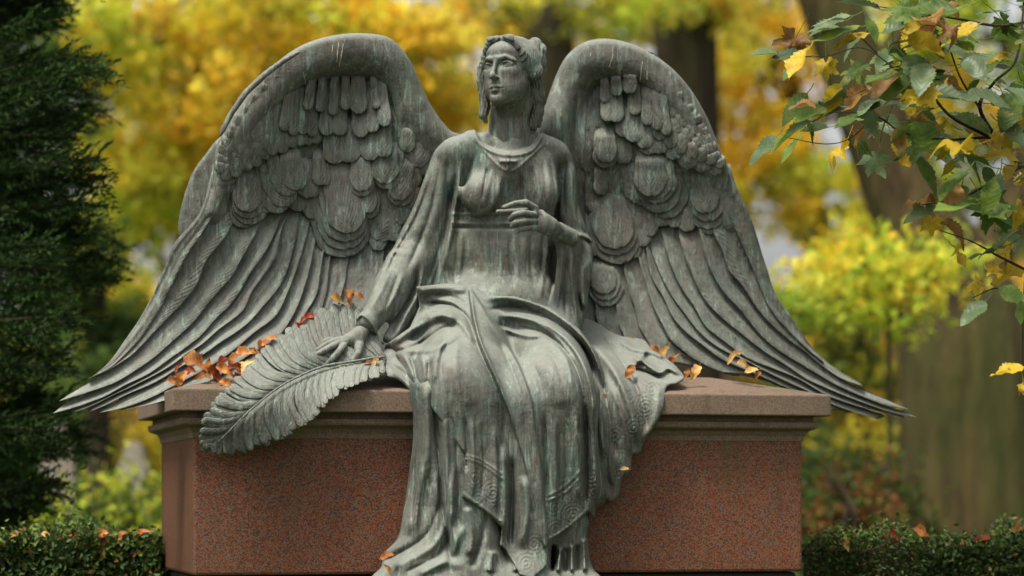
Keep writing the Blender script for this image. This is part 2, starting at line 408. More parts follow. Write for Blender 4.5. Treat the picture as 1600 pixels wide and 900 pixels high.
# ---- head ----
def head_frame():
    c = PD(794, 107, .27)
    a = math.radians(-30); e = math.radians(4); ro = math.radians(-1)
    R = np.array(Matrix.Rotation(ro, 3, 'Y') @ Matrix.Rotation(a, 3, 'Z') @ Matrix.Rotation(-e, 3, 'X'))
    return c, R
HC, HR = head_frame()
def HL(x, y, z): return HC + HR @ np.array([x, y, z])
def build_head():
    G = Grid(HC-np.array([.17, .2, .38]), HC+np.array([.17, .22, .17]), .0024)
    E = lambda c, r, k=.02, mode='add': G.ell(HL(*c), r, k, mode, R=HR)
    E((0, .035, .03), (.093, .118, .098)); E((0, -.022, -.045), (.080, .079, .108), .03); E((0, -.03, .05), (.074, .072, .052), .03)
    for s in (-1, 1):
        G.chain([HL(s*.060, .01, -.065), HL(s*.050, -.03, -.112), HL(s*.014, -.070, -.142)], [.028, .025, .022], .03)
        E((s*.045, -.064, -.032), (.027, .024, .024), .03); E((s*.040, -.046, -.088), (.034, .032, .038), .03)
    E((0, -.082, -.143), (.026, .022, .020), .02)
    E((0, -.078, -.098), (.038, .025, .028), .03)
    for s in (-1, 1):
        E((s*.046, -.113, -.003), (.030, .025, .0180), .014, 'sub')
        G.chain([HL(s*.016, -.101, .018), HL(s*.042, -.099, .024), HL(s*.072, -.070, .012)], [.0060, .0065, .005], .018)
        E((s*.046, -.072, -.004), (.0215, .0205, .0160), .004)
        G.chain([HL(s*.024, -.090, -.005), HL(s*.035, -.0955, .0045), HL(s*.050, -.0930, .0055), HL(s*.066, -.077, -.003)], [.0025, .0036, .0036, .003], .003)
        G.chain([HL(s*.026, -.088, -.009), HL(s*.046, -.0895, -.0135), HL(s*.063, -.078, -.008)], [.0016, .0022, .0016], .006)
    G.chain([HL(0, -.100, .022), HL(0, -.113, -.018), HL(0, -.127, -.052)], [.0090, .0082, .0105], .012)
    G.ell(HL(0, -.129, -.058), .0125, .01)
    for s in (-1, 1):
        E((s*.0140, -.114, -.061), (.0075, .011, .0070), .007); G.ell(HL(s*.0070, -.122, -.070), .0040, .003, 'sub')
    G.cone(HL(0, -.108, -.076), HL(0, -.109, -.090), .0022, .0028, .008, 'sub')
    G.chain([HL(-.033, -.090, -.103), HL(-.011, -.109, -.0965), HL(0, -.109, -.0985), HL(.011, -.109, -.0965), HL(.033, -.090, -.103)], [.003, .0066, .0062, .0066, .003], .006)
    G.chain([HL(-.026, -.091, -.110), HL(0, -.1065, -.1135), HL(.026, -.091, -.110)], [.003, .0084, .003], .006)
    G.chain([HL(-.036, -.096, -.1045), HL(0, -.1180, -.1045), HL(.036, -.096, -.1045)], [.0018, .0024, .0018], .003, 'sub')
    E((0, -.1075, -.127), (.02, .008, .006), .01, 'sub')
    # neck with its two cords and the collar bones
    t = PD(797, 228, .36)
    G.chain([HL(0, .035, -.09), PD(795, 180, .345), t], [.076, .080, .096], .03)
    G.cone(PD(826, 160, .30), PD(803, 222, .285), .016, .012, .03); G.cone(PD(772, 172, .27), PD(790, 222, .275), .012, .012, .03)
    # ears
    for s in (-1, 1): E((s*.085, .012, -.018), (.012, .02, .03), .01)
    return G.nets()
V, Q = build_head(); part('head', V, Q, BRONZE, angel)
def build_hair():
    G = Grid(HC-np.array([.19, .2, .34]), HC+np.array([.2, .24, .19]), .0028)
    E = lambda c, r, k=.02, mode='add': G.ell(HL(*c), r, k, mode, R=HR)
    E((0, .05, .038), (.111, .124, .103)); E((0, .14, .02), (.06, .05, .055), .03)
    E((0, -.125, -.035), (.078, .12, .118), .012, 'sub')
    for s in (-1, 1):
        for j in range(5):      # combed-back wavy bands from the parting
            f = j/4
            G.chain([HL(s*.002, -.050+.10*f, .112), HL(s*.022, -.064+.10*f, .114), HL(s*.050, -.070+.10*f, .108-.004*f), HL(s*(.078+.008*f), -.050+.09*f, .070+.004*math.sin(j*2)),
                     HL(s*(.092), -.022+.08*f, .038-.01*f), HL(s*.096, .01+.06*f, .010), HL(s*.100, .03+.05*f, -.015)], [.007, .0105, .0125, .0120, .0140, .013, .014], .020)
        G.chain([HL(s*.093, -.035, .05), HL(s*.097, -.01, .012), HL(s*.100, .02, -.03)], [.014, .017, .018], .01)
        G.ell(HL(s*.098, .05, -.02), .03, .02)
    # fillet band and the loose locks
    for pts, rr in (([(757, 92), (751, 108), (751, 128), (755, 148), (758, 166), (755, 180), (759, 190)], [.010, .015, .018, .022, .025, .021, .010]),
                    ([(759, 105), (756, 125), (760, 150), (758, 172)], [.010, .010, .009, .007]),
                    ([(829, 95), (834, 118), (828, 140), (836, 160), (838, 178), (832, 196), (836, 203)], [.026, .032, .030, .033, .031, .026, .011]),
                    ([(840, 85), (846, 110), (842, 135), (846, 158), (842, 180), (843, 196)], [.022, .024, .023, .022, .018, .010]),
                    ([(822, 105), (824, 125), (822, 148), (829, 170)], [.013, .015, .012, .008])):
        G.chain([PD(x, y, .33 if x > 800 else .30) for x, y in pts], [q*.9 for q in rr], .012)
    for x, y, r in ((832, 78, .034), (841, 90, .030), (844, 78, .026), (840, 108, .026), (846, 98, .020), (836, 68, .024)): G.ell(PD(x, y, .31), r, .012)
    inv = HR.T
    def strands(px, py, X, Y, Z, f):
        q = np.stack([X-HC[0], np.full_like(X, Y)-HC[1], Z-HC[2]], -1) @ inv.T
        th = np.arctan2(q[:, 0], q[:, 2]-.0)+0*q[:, 0]
        a = np.sin(q[:, 1]*420+3*np.sin(th*5)+5*np.sin(q[:, 2]*28))
        low = np.clip((py-105)/15, 0, 1); amp = .0034-.0014*low
        b = np.sin((px*1.0)*1.3+2.2*np.sin(py*.22))
        g = a*(1-low)+b*low
        return f-amp*g
    G.maps(strands, .012)
    return G.nets()
V, Q = build_hair(); part('hair', V, Q, BRONZE, angel)

# ---- hands ----
def hand(fingers, palm, lo, hi):
    pts = [p for f in fingers+palm for p in f[0]]
    A = np.array([PD(*p) for p in pts]); G = Grid(A.min(0)-.05, A.max(0)+.05, .0024)
    for p, r, k in palm: G.chain([PD(*q) for q in p], r, k)
    for p, r, k in fingers: G.chain([PD(*q) for q in p], [w*1.1 for w in r], k)
    return G
dd = .055
GL = hand(
    [([(537, 541, dd-.02), (530, 549, dd-.045), (520, 560, dd-.05), (510, 571, dd-.045)], [.0135, .0125, .0115, .0085], .006),
     ([(531, 536, dd), (517, 543, dd-.030), (500, 552, dd-.032), (485, 560, dd-.02)], [.0135, .0125, .0110, .0085], .005),
     ([(529, 532, dd+.01), (513, 537, dd-.012), (496, 547, dd-.014), (482, 557, dd-.006)], [.0130, .0115, .0100, .0080], .004),
     ([(531, 528, dd+.03), (514, 531, dd+.012), (498, 537, dd+.004), (482, 545, dd+.006)], [.0115, .0100, .0090, .0072], .004),
     ([(562, 541, dd-.02), (559, 553, dd-.05), (552, 563, dd-.055), (547, 570, dd-.05)], [.0175, .0145, .0130, .0110], .008)],
    [([(574, 510, .11), (564, 520, .085), (549, 532, dd+.005)], [.028, .027, .025], .02),
     ([(560, 522, .08), (536, 537, dd)], [.024, .016], .02), ([(560, 528, .075), (535, 532, dd+.02)], [.024, .015], .02),
     ([(562, 524, .07), (561, 541, dd-.01)], [.026, .018], .02)], None, None)
V, Q = GL.nets(); part('hand', V, Q, BRONZE, angel, label='open hand with spread fingers resting on the frond')
e = .085
GR = hand(
    [([(836, 326, e), (822, 317, e-.015), (806, 318, e-.02), (787, 324, e-.01)], [.0145, .0135, .0115, .0085], .006),
     ([(834, 336, e-.012), (818, 333, e-.035), (804, 336, e-.035), (797, 343, e-.012)], [.0140, .0130, .0120, .0095], .004),
     ([(835, 346, e-.008), (819, 346, e-.033), (806, 348, e-.035), (800, 354, e-.012)], [.0135, .0125, .0115, .0090], .004),
     ([(838, 355, e), (824, 357, e-.022), (812, 359, e-.025), (806, 363, e-.008)], [.0125, .0110, .0100, .0080], .004),
     ([(846, 334, e+.015), (822, 330, e+.02), (800, 331, e+.018), (778, 331, e+.02)], [.0150, .0130, .0110, .0085], .006)],
    [([(892, 372, .17), (874, 361, .14), (852, 345, e+.01)], [.036, .030, .026], .02), ([(860, 352, .10), (836, 330, e)], [.027, .016], .02),
     ([(860, 355, .10), (838, 348, e)], [.028, .016], .02), ([(864, 360, .11), (842, 357, e+.005)], [.026, .015], .02)], None, None)
V, Q = GR.nets(); part('hand', V, Q, BRONZE, angel, label='hand raised before the chest with curled fingers')

# ---- robe: the body under cloth ----
FM = Map(540, 180, 1090, 940)            # relief of the robe
R_ = FM.stroke
# bodice
FM.patch([(744, 190), (744, 205), (752, 222), (772, 233), (797, 237), (825, 231), (842, 215), (846, 196), (800, 188)], -.016, 4)
R_([(700, 240), (699, 290), (704, 335)], 7, -.020); R_([(715, 262), (703, 320), (690, 400), (668, 476)], 6, -.030)
R_([(690, 246), (676, 320), (655, 380), (632, 430)], 5, -.014)
R_([(735, 334), (762, 330), (776, 305), (780, 262)], 5, .008); R_([(742, 340), (768, 333), (784, 300)], 3, -.006)
R_([(703, 334), (750, 336), (812, 333), (868, 336)], 2.2, .005, taper=.02); R_([(703, 348), (750, 350), (812, 349), (868, 350)], 2.2, .0045, taper=.02)
R_([(703, 341), (750, 343), (812, 341), (868, 343)], 4.5, .001, taper=.02)
R_([(704, 355), (760, 357), (815, 356)], 3.0, -.008, taper=.05)
for x, l in ((716, 95), (733, 60), (752, 88), (771, 62), (800, 100), (815, 90), (832, 105), (850, 96)):
    R_([(x, 354), (x-3, 354+l*.5), (x-6+(x > 790)*10, 354+l)], 3.4, -.0035*(1+.8*math.sin(x))); R_([(x+7, 356), (x+5, 356+l*.4), (x+1+(x > 790)*8, 356+l*.8)], 3.6, .003*(1+.8*math.cos(x)))
for a, b, c in (((762, 258), (758, 285), (752, 318)), ((796, 268), (798, 300), (795, 330)), ((830, 255), (836, 290), (838, 326)), ((858, 244), (866, 290), (864, 330)),
                ((742, 240), (733, 270), (722, 300)), ((812, 262), (816, 295), (815, 328)), ((846, 250), (852, 280), (853, 315)), ((778, 262), (776, 290), (774, 325))):
    R_([a, b, c], 3.0, -.008*(1+.5*math.sin(a[0]))); R_([(a[0]+6, a[1]), (b[0]+6, b[1]), (c[0]+5, c[1])], 3, .0035)
R_([(743, 208), (750, 224), (770, 238), (800, 243), (830, 236), (844, 218), (847, 206)], 2.0, .007, taper=.1)
R_([(740, 214), (760, 240), (795, 268), (830, 244), (852, 222)], 1.8, .005, taper=.1)
for i in range(4):
    a = math.pi/2*i+math.pi/2
    R_([(794, 252), (794+12*math.cos(a), 252-12*math.sin(a))], 2.2, .012, taper=0)
# near (left) sleeve
R_([(684, 220), (664, 290), (630, 365), (596, 430), (575, 480)], 6, .010); R_([(722, 240), (712, 310), (700, 380), (676, 460)], 5, .020)
R_([(676, 260), (655, 330), (618, 398), (600, 440)], 4, -.010); R_([(604, 396), (622, 388), (640, 392)], 3.0, -.004); R_([(612, 410), (598, 450), (575, 490)], 4, .006); R_([(632, 420), (614, 465), (590, 500)], 4, .008)
R_([(595, 412), (612, 394), (638, 398)], 4, .006); R_([(655, 410), (645, 455), (620, 500), (604, 540)], 6, -.018)
R_([(665, 400), (655, 455), (632, 500), (612, 540)], 5, .014); R_([(625, 420), (608, 470), (590, 505)], 4, -.010)
R_([(556, 500), (566, 492), (582, 508), (592, 530), (604, 546)], 2.6, .012, taper=.03)
R_([(694, 350), (680, 410), (655, 470)], 3.5, -.012); R_([(634, 345), (610, 385)], 3, .006)
# far (right) sleeve and its hanging fall
R_([(884, 236), (880, 290), (884, 345)], 6, -.018); R_([(872, 240), (874, 300), (868, 345)], 5, -.016); R_([(893, 250), (894, 310), (905, 365)], 5, .012)
R_([(900, 300), (905, 350), (925, 380)], 3, -.008); R_([(905, 372), (920, 378), (932, 394), (930, 420)], 3, -.012); R_([(896, 366), (916, 370), (930, 384)], 3, .012)
R_([(878, 378), (876, 430), (868, 490)], 3.2, .014); R_([(887, 380), (884, 440), (884, 500)], 3.2, -.018); R_([(895, 378), (894, 440), (903, 510)], 3.2, .015)
R_([(903, 392), (903, 445), (910, 500)], 3.5, -.018); R_([(915, 400), (912, 450), (915, 490)], 4, .012); R_([(868, 385), (866, 430), (856, 480)], 4, -.018)
R_([(856, 380), (850, 430), (842, 475)], 4, .008)
# skirt to the ground
FM.patch([(560, 600), (660, 590), (705, 640), (722, 700), (722, 780), (735, 905), (560, 930)], .020, 34)
for pts, w, h in (([(662, 590), (668, 680), (655, 770), (640, 840)], 8, .020), ([(676, 600), (684, 690), (690, 780), (700, 850), (705, 880)], 6, -.032),
                  ([(694, 640), (698, 720), (704, 800), (712, 860)], 6, .016),
                  ([(712, 680), (716, 760), (716, 830)], 4, -.012), ([(705, 790), (680, 850), (610, 890)], 6, .014),
                  ([(690, 780), (664, 838), (596, 880)], 5, -.014), ([(725, 820), (700, 872), (650, 900)], 6, .014), ([(715, 800), (690, 862), (630, 896)], 5, -.014), ([(620, 893), (670, 880), (730, 884)], 7, .008),
                  ([(730, 790), (738, 830), (734, 870)], 6, .014), ([(760, 800), (752, 850), (735, 890)], 5, -.016), ([(770, 860), (765, 895)], 6, .014),
                  ([(876, 855), (872, 895)], 3, .018), ([(884, 855), (884, 895)], 3, -.02), ([(893, 850), (894, 895)], 3, .018), ([(902, 850), (903, 895)], 3, -.02),
                  ([(912, 840), (914, 895)], 3.5, .018), ([(921, 820), (924, 870), (938, 895)], 3, -.016), ([(930, 820), (930, 870)], 3, .012), ([(865, 850), (862, 895)], 4, -.02),
                  ([(800, 850), (806, 895)], 5, .012), ([(825, 860), (835, 895)], 5, -.014)):
    R_(pts, w, h*1.2, taper=.12)
for k in range(9):
    x = 650+k*9; R_([(x, 700+8*(k % 3)), (x-4-k % 2*3, 780), (x-10+k, 870)], 3.2, (-.010, .008, -.006)[k % 3], taper=.3)
gx, gy = np.meshgrid(np.arange(540, 1090), np.arange(180, 940))
def swirl(x, y, cx, cy, r):
    dx, dy = x-cx, y-cy; q = np.hypot(dx, dy); a = np.arctan2(dy, dx)
    return np.sin(q*1.12-a)*np.clip(1-q/r, 0, 1)**.4
for cx, cy, r in ((745, 838, 24), (738, 862, 14)): FM.a += (.0015*swirl(gx, gy, cx, cy, r)).astype(np.float32)
ROBE_OUT = [(742, 200), (722, 206), (700, 214), (684, 226), (672, 240), (662, 275), (648, 320), (626, 362), (602, 400), (584, 432), (568, 475), (550, 504), (552, 520), (572, 522), (598, 548), (608, 545), (622, 552),
            (640, 600), (652, 640), (653, 690), (648, 730), (640, 790), (628, 845), (600, 872), (590, 888), (578, 900), (578, 938), (945, 938), (946, 895), (933, 880), (926, 830), (945, 780), (955, 700),
            (945, 620), (930, 560), (912, 520), (932, 440), (934, 398), (918, 360), (905, 320), (900, 270), (892, 240), (876, 218), (850, 208), (846, 196)]
def build_robe():
    lo = PD(560, 940, -.45); hi = PD(960, 180, .62)
    G = Grid((lo[0]-.1, -.18, lo[2]-.0), (hi[0]+.05, 1.08, hi[2]+.0), .0045)
    p = PD
    G.chain([p(702, 330, .42), p(692, 400, .40), p(690, 440, .40)], [.06, .07, .07], .05); G.ell(p(793, 295, .40), (.225, .155, .21), .05); G.ell(p(785, 390, .40), (.215, .135, .2), .08); G.ell(p(785, 480, .42), (.29, .20, .16), .08); G.chain([p(668, 430, .42), p(640, 520, .34), p(630, 570, .2)], [.06, .08, .06], .05)
    G.cone(p(712, 238, .40), p(876, 240, .42), .085, .08, .05); G.cone(p(740, 222, .40), p(790, 205, .37), .07, .085, .04); G.cone(p(850, 222, .41), p(795, 205, .37), .065, .085, .04)
    G.cone(p(796, 230, .33), p(796, 260, .28), .09, .08, .06)
    for x in (750, 846): G.ell(p(x, 304, .270), (.082, .055, .072), .06)
    # arms inside wide sleeves
    G.chain([p(706, 245, .42), p(645, 395, .42), p(608, 450, .27), p(572, 506, .11)], [.085, .086, .078, .054], .03)
    G.chain([p(700, 300, .44), p(676, 400, .42), p(640, 480, .30), p(606, 530, .16)], [.07, .055, .045, .022], .04)
    G.chain([p(650, 400, .38), p(612, 480, .22)], [.055, .05], .04)
    G.chain([p(880, 245, .44), p(908, 392, .42), p(872, 362, .16)], [.080, .068, .040], .025)
    G.chain([p(884, 378, .20), p(880, 430, .21), p(876, 492, .22)], [.038, .042, .034], .02); G.chain([p(908, 400, .32), p(905, 440, .28), p(906, 500, .26)], [.055, .05, .03], .03)
    G.chain([p(895, 380, .22), p(896, 440, .22), p(902, 505, .23)], [.036, .038, .03], .02)
    # thighs, knees, shins, fall of the skirt
    G.chain([p(735, 500, .42), p(706, 616, -.17)], [.16, .14], .08); G.chain([p(850, 505, .44), p(870, 622, -.15)], [.16, .135], .08)
    G.chain([p(704, 612, -.20), p(692, 800, -.20), p(668, 888, -.24)], [.12, .12, .11], .10); G.chain([p(872, 622, -.18), p(882, 800, -.15), p(895, 900, -.12)], [.13, .10, .085], .06)
    G.ell(p(790, 700, -.10), (.22, .13, .34), .08); G.chain([p(740, 640, -.22), p(735, 860, -.24)], [.10, .13], .06); G.chain([p(820, 640, -.20), p(822, 870, -.2)], [.10, .11], .06)
    G.chain([p(612, 930, -.26), p(690, 935, -.32), p(800, 935, -.30), p(925, 935, -.22)], [.09, .12, .12, .09], .10)
    G.chain([p(640, 570, .10), p(660, 640, -.06), p(650, 760, -.12), p(628, 860, -.2)], [.07, .07, .07, .07], .05)
    G.chain([p(925, 570, .15), p(930, 660, -.02), p(925, 760, -.06)], [.08, .07, .07], .05)
    OM = Map(520, 170, 1000, 945); OM.a = OM.poly(ROBE_OUT, True, 80)/400
    def clip(px, py, X, Y, Z, f):
        d = OM.at(px, py); k = .05
        h = np.clip(.5+.5*(d-f)/k, 0, 1); return f*(1-h)+d*h+k*h*(1-h)
    G.maps(clip)
    G.base = G.f.copy()
    G.maps(lambda px, py, X, Y, Z, f: f-FM.at(px, py), .05)
    return G
GB = build_robe(); V, Q = GB.nets(); part('robe', V, Q, BRONZE, angel)

# ---- mantle over lap and shins ----
MM = Map(540, 380, 1090, 940); S = MM.stroke
STRIP = [(733, 452), (746, 466), (765, 498), (790, 535), (812, 575), (830, 625), (838, 680), (846, 730), (851, 790), (856, 850), (846, 845), (836, 790), (820, 725), (806, 680), (795, 645), (775, 600), (757, 560), (744, 525), (737, 490)]
MM.patch(STRIP, .020, 4)
for pts, w, h in (([(735, 450), (740, 490), (750, 530), (766, 568), (786, 615), (800, 655), (808, 700)], 2.2, .014), ([(760, 500), (790, 555), (812, 610), (826, 680), (838, 760)], 4, -.008),
                  ([(748, 468), (770, 503), (797, 545), (818, 590), (832, 640), (842, 700)], 2.4, .008),
                  ([(652, 456), (690, 450), (734, 454)], 6, .018), ([(655, 474), (700, 476), (728, 494), (742, 528)], 4, -.018), ([(646, 500), (690, 490), (722, 506), (742, 540)], 5.5, .016),
                  ([(606, 542), (640, 516), (688, 494), (716, 502)], 8, .026), ([(608, 552), (650, 540), (690, 514), (716, 508)], 4, -.012), ([(660, 462), (700, 462), (730, 475)], 3, -.008),
                  ([(620, 546), (662, 548), (690, 540), (720, 520)], 5, .010), ([(672, 552), (668, 600), (664, 680), (664, 740)], 5, -.020), ([(700, 520), (682, 560), (678, 600)], 5, .010),
                  ([(750, 466), (800, 466), (858, 484), (910, 524), (936, 570), (946, 630)], 6, .030), ([(756, 486), (795, 480), (840, 490), (890, 520), (920, 560), (936, 620)], 4, -.020),
                  ([(768, 492), (815, 496), (862, 512), (900, 548), (922, 600), (932, 680)], 5.5, .026), ([(775, 504), (800, 514), (840, 520)], 4, -.008), ([(782, 510), (820, 524), (850, 524)], 4, .012),
                  ([(800, 508), (850, 522), (886, 552), (908, 600), (918, 680)], 4, -.018), ([(790, 474), (830, 478)], 3.5, -.006), ([(830, 500), (870, 528), (900, 570)], 3.2, .008),
                  ([(700, 560), (716, 600), (740, 640)], 12, .008), ([(850, 560), (868, 600), (880, 640)], 12, .008),
                  ([(706, 650), (708, 700), (706, 745)], 5, -.010), ([(726, 645), (730, 700), (728, 740)], 3.6, -.014), ([(738, 650), (740, 720), (738, 780)], 4, .012), ([(752, 655), (756, 720), (752, 780)], 4.5, -.011),
                  ([(772, 660), (776, 740), (774, 800)], 4.5, .010), ([(786, 690), (790, 770), (786, 840)], 6, .018), ([(800, 710), (800, 780), (797, 860)], 4, -.026), ([(818, 740), (824, 800), (812, 860)], 7, .020),
                  ([(850, 640), (854, 720), (852, 800)], 4, -.020), ([(866, 650), (868, 730), (866, 800)], 5, .010), ([(882, 655), (884, 720), (880, 790)], 4, -.010), ([(900, 640), (904, 720), (902, 790)], 5, .015),
                  ([(914, 625), (916, 720), (914, 800)], 4, -.028), ([(927, 610), (928, 700), (932, 790)], 5, .022), ([(940, 640), (942, 710), (950, 780)], 4, -.022), ([(952, 680), (955, 730), (962, 770)], 4, .012),
                  ([(690, 655), (692, 720), (696, 770)], 4, .006), ([(657, 610), (659, 680), (654, 760)], 4, .010)):
    S(pts, w, h*(1.15 if pts[0][1] > 600 else 1.0), taper=.18)
for k, (x, y0_, y1_, h) in enumerate(((668, 470, 500, .006), (700, 560, 640, -.006), (690, 600, 700, .012), (703, 622, 760, -.012), (745, 640, 700, -.008), (764, 650, 800, -.010), (820, 640, 700, -.006), (874, 650, 770, -.010), (892, 645, 780, .010), (908, 640, 780, -.008), (936, 660, 790, .012))):
    S([(x, y0_), (x+3*math.sin(k), (y0_+y1_)/2), (x+4*math.cos(k*2), y1_)], 3.5+k % 3, h*.7, taper=.35)
for pts, w, h in (([(700, 530), (690, 560), (688, 600)], 5, -.009), ([(716, 530), (712, 560), (716, 600)], 6, .007), ([(860, 530), (884, 560), (896, 610)], 4, .009), ([(846, 536), (868, 566), (882, 606)], 4, -.008), ([(640, 552), (648, 580), (656, 620)], 4, -.012), ([(628, 550), (640, 572), (650, 600)], 4, .010), ([(656, 548), (664, 575), (672, 610)], 5, .010), ([(826, 560), (842, 590), (848, 630)], 5, -.007), ([(682, 470), (706, 472), (724, 486)], 3, .006)):
    S(pts, w, h, taper=.3)
# embroidered borders
gx, gy = np.meshgrid(np.arange(540, 1090), np.arange(380, 940))
for cx, cy, r in ((743, 748, 20), (770, 770, 22), (746, 778, 16), (730, 722, 12), (866, 790, 22), (868, 828, 22), (895, 806, 24), (905, 768, 22), (882, 762, 16), (928, 770, 16), (945, 770, 14), (925, 745, 14), (835, 850, 20), (822, 880, 18)):
    MM.a += (.0023*swirl(gx, gy, cx, cy, r)).astype(np.float32)
for pts in ([(727, 712), (750, 718), (786, 742)], [(726, 717), (750, 724), (786, 749)], [(853, 776), (880, 762), (905, 738), (918, 722)], [(853, 783), (882, 770), (908, 746)], [(722, 770), (750, 790), (784, 816)], [(856, 843), (890, 822), (920, 794)]):
    S(pts, 1.6, .005, taper=.02)
MANTLE = [(650, 448), (695, 443), (740, 446), (762, 462), (805, 463), (858, 480), (905, 514), (934, 552), (950, 610), (956, 660), (960, 710), (967, 772), (948, 788), (941, 828), (920, 800), (888, 826), (857, 849),
          (855, 884), (832, 905), (812, 898), (790, 860), (781, 852), (784, 824), (757, 798), (722, 777), (725, 745), (727, 710), (714, 692), (700, 672), (684, 650), (664, 625), (640, 590), (598, 549), (603, 538), (640, 512), (655, 480)]
def build_mantle():
    G = GB; f = G.base
    OM = Map(520, 370, 1000, 945); OM.a = OM.poly(MANTLE, False, 80)/400
    G.f = f-.022
    def fn(px, py, X, Y, Z, f):
        g = f-MM.at(px, py); d = OM.at(px, py); k = .008
        h = np.clip(.5+.5*(d-g)/k, 0, 1); out = g*(1-h)+d*h+k*h*(1-h)
        # only the front shell
        return np.where((px < 530) | (px > 990) | (py < 380), .1, out)
    G.maps(fn)
    # hollow it: keep 4 cm of depth
    G.f = np.maximum(G.f, -(f+.03))
    return G.nets()
V, Q = build_mantle(); part('mantle', V, Q, BRONZE, angel); del GB
# mantle end lying over the tomb's edge
DM_ = rbf([(905, 500, .52), (960, 520, .45), (1010, 530, .40), (1060, 575, .10), (1068, 592, -.02), (1000, 580, .02), (960, 580, .0), (930, 600, -.05), (1035, 640, -.13), (990, 650, -.14), (1000, 700, -.12), (960, 720, -.13), (940, 660, -.14), (965, 780, -.10), (930, 780, -.10), (1060, 540, .3)])
DR = Map(880, 480, 1090, 800); S = DR.stroke
for pts, w, h in (([(920, 530), (960, 580), (985, 640), (1000, 700)], 7, .03), ([(940, 520), (975, 570), (1000, 620), (1015, 680)], 5, -.02), ([(935, 560), (950, 640), (965, 720)], 5, -.025), ([(920, 560), (935, 640), (945, 720)], 6, .02),
                  ([(965, 530), (990, 545), (1020, 550), (1040, 560)], 5, .025), ([(985, 560), (1005, 565), (1030, 582), (1045, 575), (1066, 588)], 4, .03), ([(990, 575), (1010, 582), (1035, 590)], 3.5, -.03), ([(1010, 545), (1000, 562), (985, 575)], 4, .02),
                  ([(955, 600), (975, 660), (985, 715)], 5, .015), ([(1030, 600), (1025, 650), (1005, 690)], 5, .01)):
    S(pts, w, h, taper=.15)
gx, gy = np.meshgrid(np.arange(880, 1090), np.arange(480, 800))
for cx, cy, r in ((1008, 635, 22), (1018, 608, 16), (990, 668, 16), (1000, 655, 12), (985, 620, 12), (960, 680, 14), (965, 740, 14)): DR.a += (.0024*swirl(gx, gy, cx, cy, r)).astype(np.float32)
DRAPE = [(905, 505), (925, 500), (950, 515), (970, 524), (1005, 530), (1020, 545), (1045, 562), (1060, 575), (1070, 590), (1058, 600), (1042, 605), (1038, 630), (1030, 655), (1014, 678), (1006, 690), (1000, 708), (988, 712), (985, 735), (972, 748), (966, 775), (950, 782), (935, 740), (925, 660), (915, 580)]
def build_drape():
    lo, hi = bounds(DRAPE, DM_, .12); G = Grid(lo, hi, .0045); slab(G, DRAPE, DM_, .045, DR); return G.nets()
V, Q = build_drape(); part('mantle_end', V, Q, BRONZE, angel)
# cloth spread under the near hand side
DF = rbf([(600, 545, .12), (650, 545, .10), (600, 580, -.03), (650, 615, -.10), (640, 580, .0), (620, 600, -.08), (670, 640, -.12), (680, 560, .05)])
FR = Map(580, 530, 700, 660)
for pts, w, h in (([(610, 560), (640, 585), (650, 620)], 5, .015), ([(625, 552), (655, 580), (662, 620)], 4, -.012), ([(603, 575), (630, 592), (645, 612)], 3, .008)): FR.stroke(pts, w, h)
FLAP = [(598, 548), (640, 540), (680, 550), (680, 650), (655, 640), (642, 612), (622, 594), (604, 588), (600, 570)]
lo, hi = bounds(FLAP, DF, .1); G = Grid(lo, hi, .0045); slab(G, FLAP, DF, .05, FR); V, Q = G.nets(); part('robe_hem', V, Q, BRONZE, angel)
# ================= WINGS =================
def feather_shell(C, Wn, d_of, lift, dome, thick=.014, uvoff=0.0, nv=9):
    """C: (n,2) centre line px; Wn: half widths px; closed metal feather with a domed face, shaft and rolled rim"""
    n = len(C); T = np.gradient(C, axis=0); T /= np.linalg.norm(T, axis=1)[:, None]+1e-9; Nn = np.stack([-T[:, 1], T[:, 0]], 1)
    v = np.sin(np.linspace(-1, 1, nv)*math.pi/2*.98)/math.sin(math.pi/2*.98)
    X = C[:, None, :]+Nn[:, None, :]*(Wn[:, None]*v[None, :])[..., None]
    u = np.linspace(0, 1, n)[:, None]
    d0 = d_of(X[..., 0], X[..., 1])
    dome = dome*.6; e_ = np.linspace(0, 1, n)[:, None]
    prof = dome*(1-v**2)[None, :]*np.minimum(1, Wn/ max(Wn.max(), 1e-6))[:, None] + .0030*np.exp(-(v/.12)**2)[None, :] + .0025*np.exp(-((np.abs(v)-.9)/.08)**2)[None, :]
    d = d0-lift(u)-prof
    Fr = PDv(X[..., 0], X[..., 1], d).reshape(-1, 3); Bk = PDv(X[..., 0], X[..., 1], d0-lift(u)+thick).reshape(-1, 3)
    return weld(Fr, Bk, n, nv)
def weld(Fr, Bk, n, nv):
    V = np.vstack([Fr, Bk]); o = n*nv; fs = []
    i, j = np.meshgrid(np.arange(n-1), np.arange(nv-1), indexing='ij'); a = (i*nv+j).ravel()
    fs.append(np.stack([a, a+nv, a+nv+1, a+1], 1)); fs.append(np.stack([a, a+1, a+nv+1, a+nv], 1)+o)
    j = np.arange(nv-1); fs.append(np.stack([j, j+1, o+j+1, o+j], 1)); k = (n-1)*nv+j; fs.append(np.stack([k, o+k, o+k+1, k+1], 1))
    i = np.arange(n-1)*nv; fs.append(np.stack([i, o+i, o+i+nv, i+nv], 1)); k = i+nv-1; fs.append(np.stack([k, k+nv, o+k+nv, o+k], 1))
    return V, np.concatenate(fs)
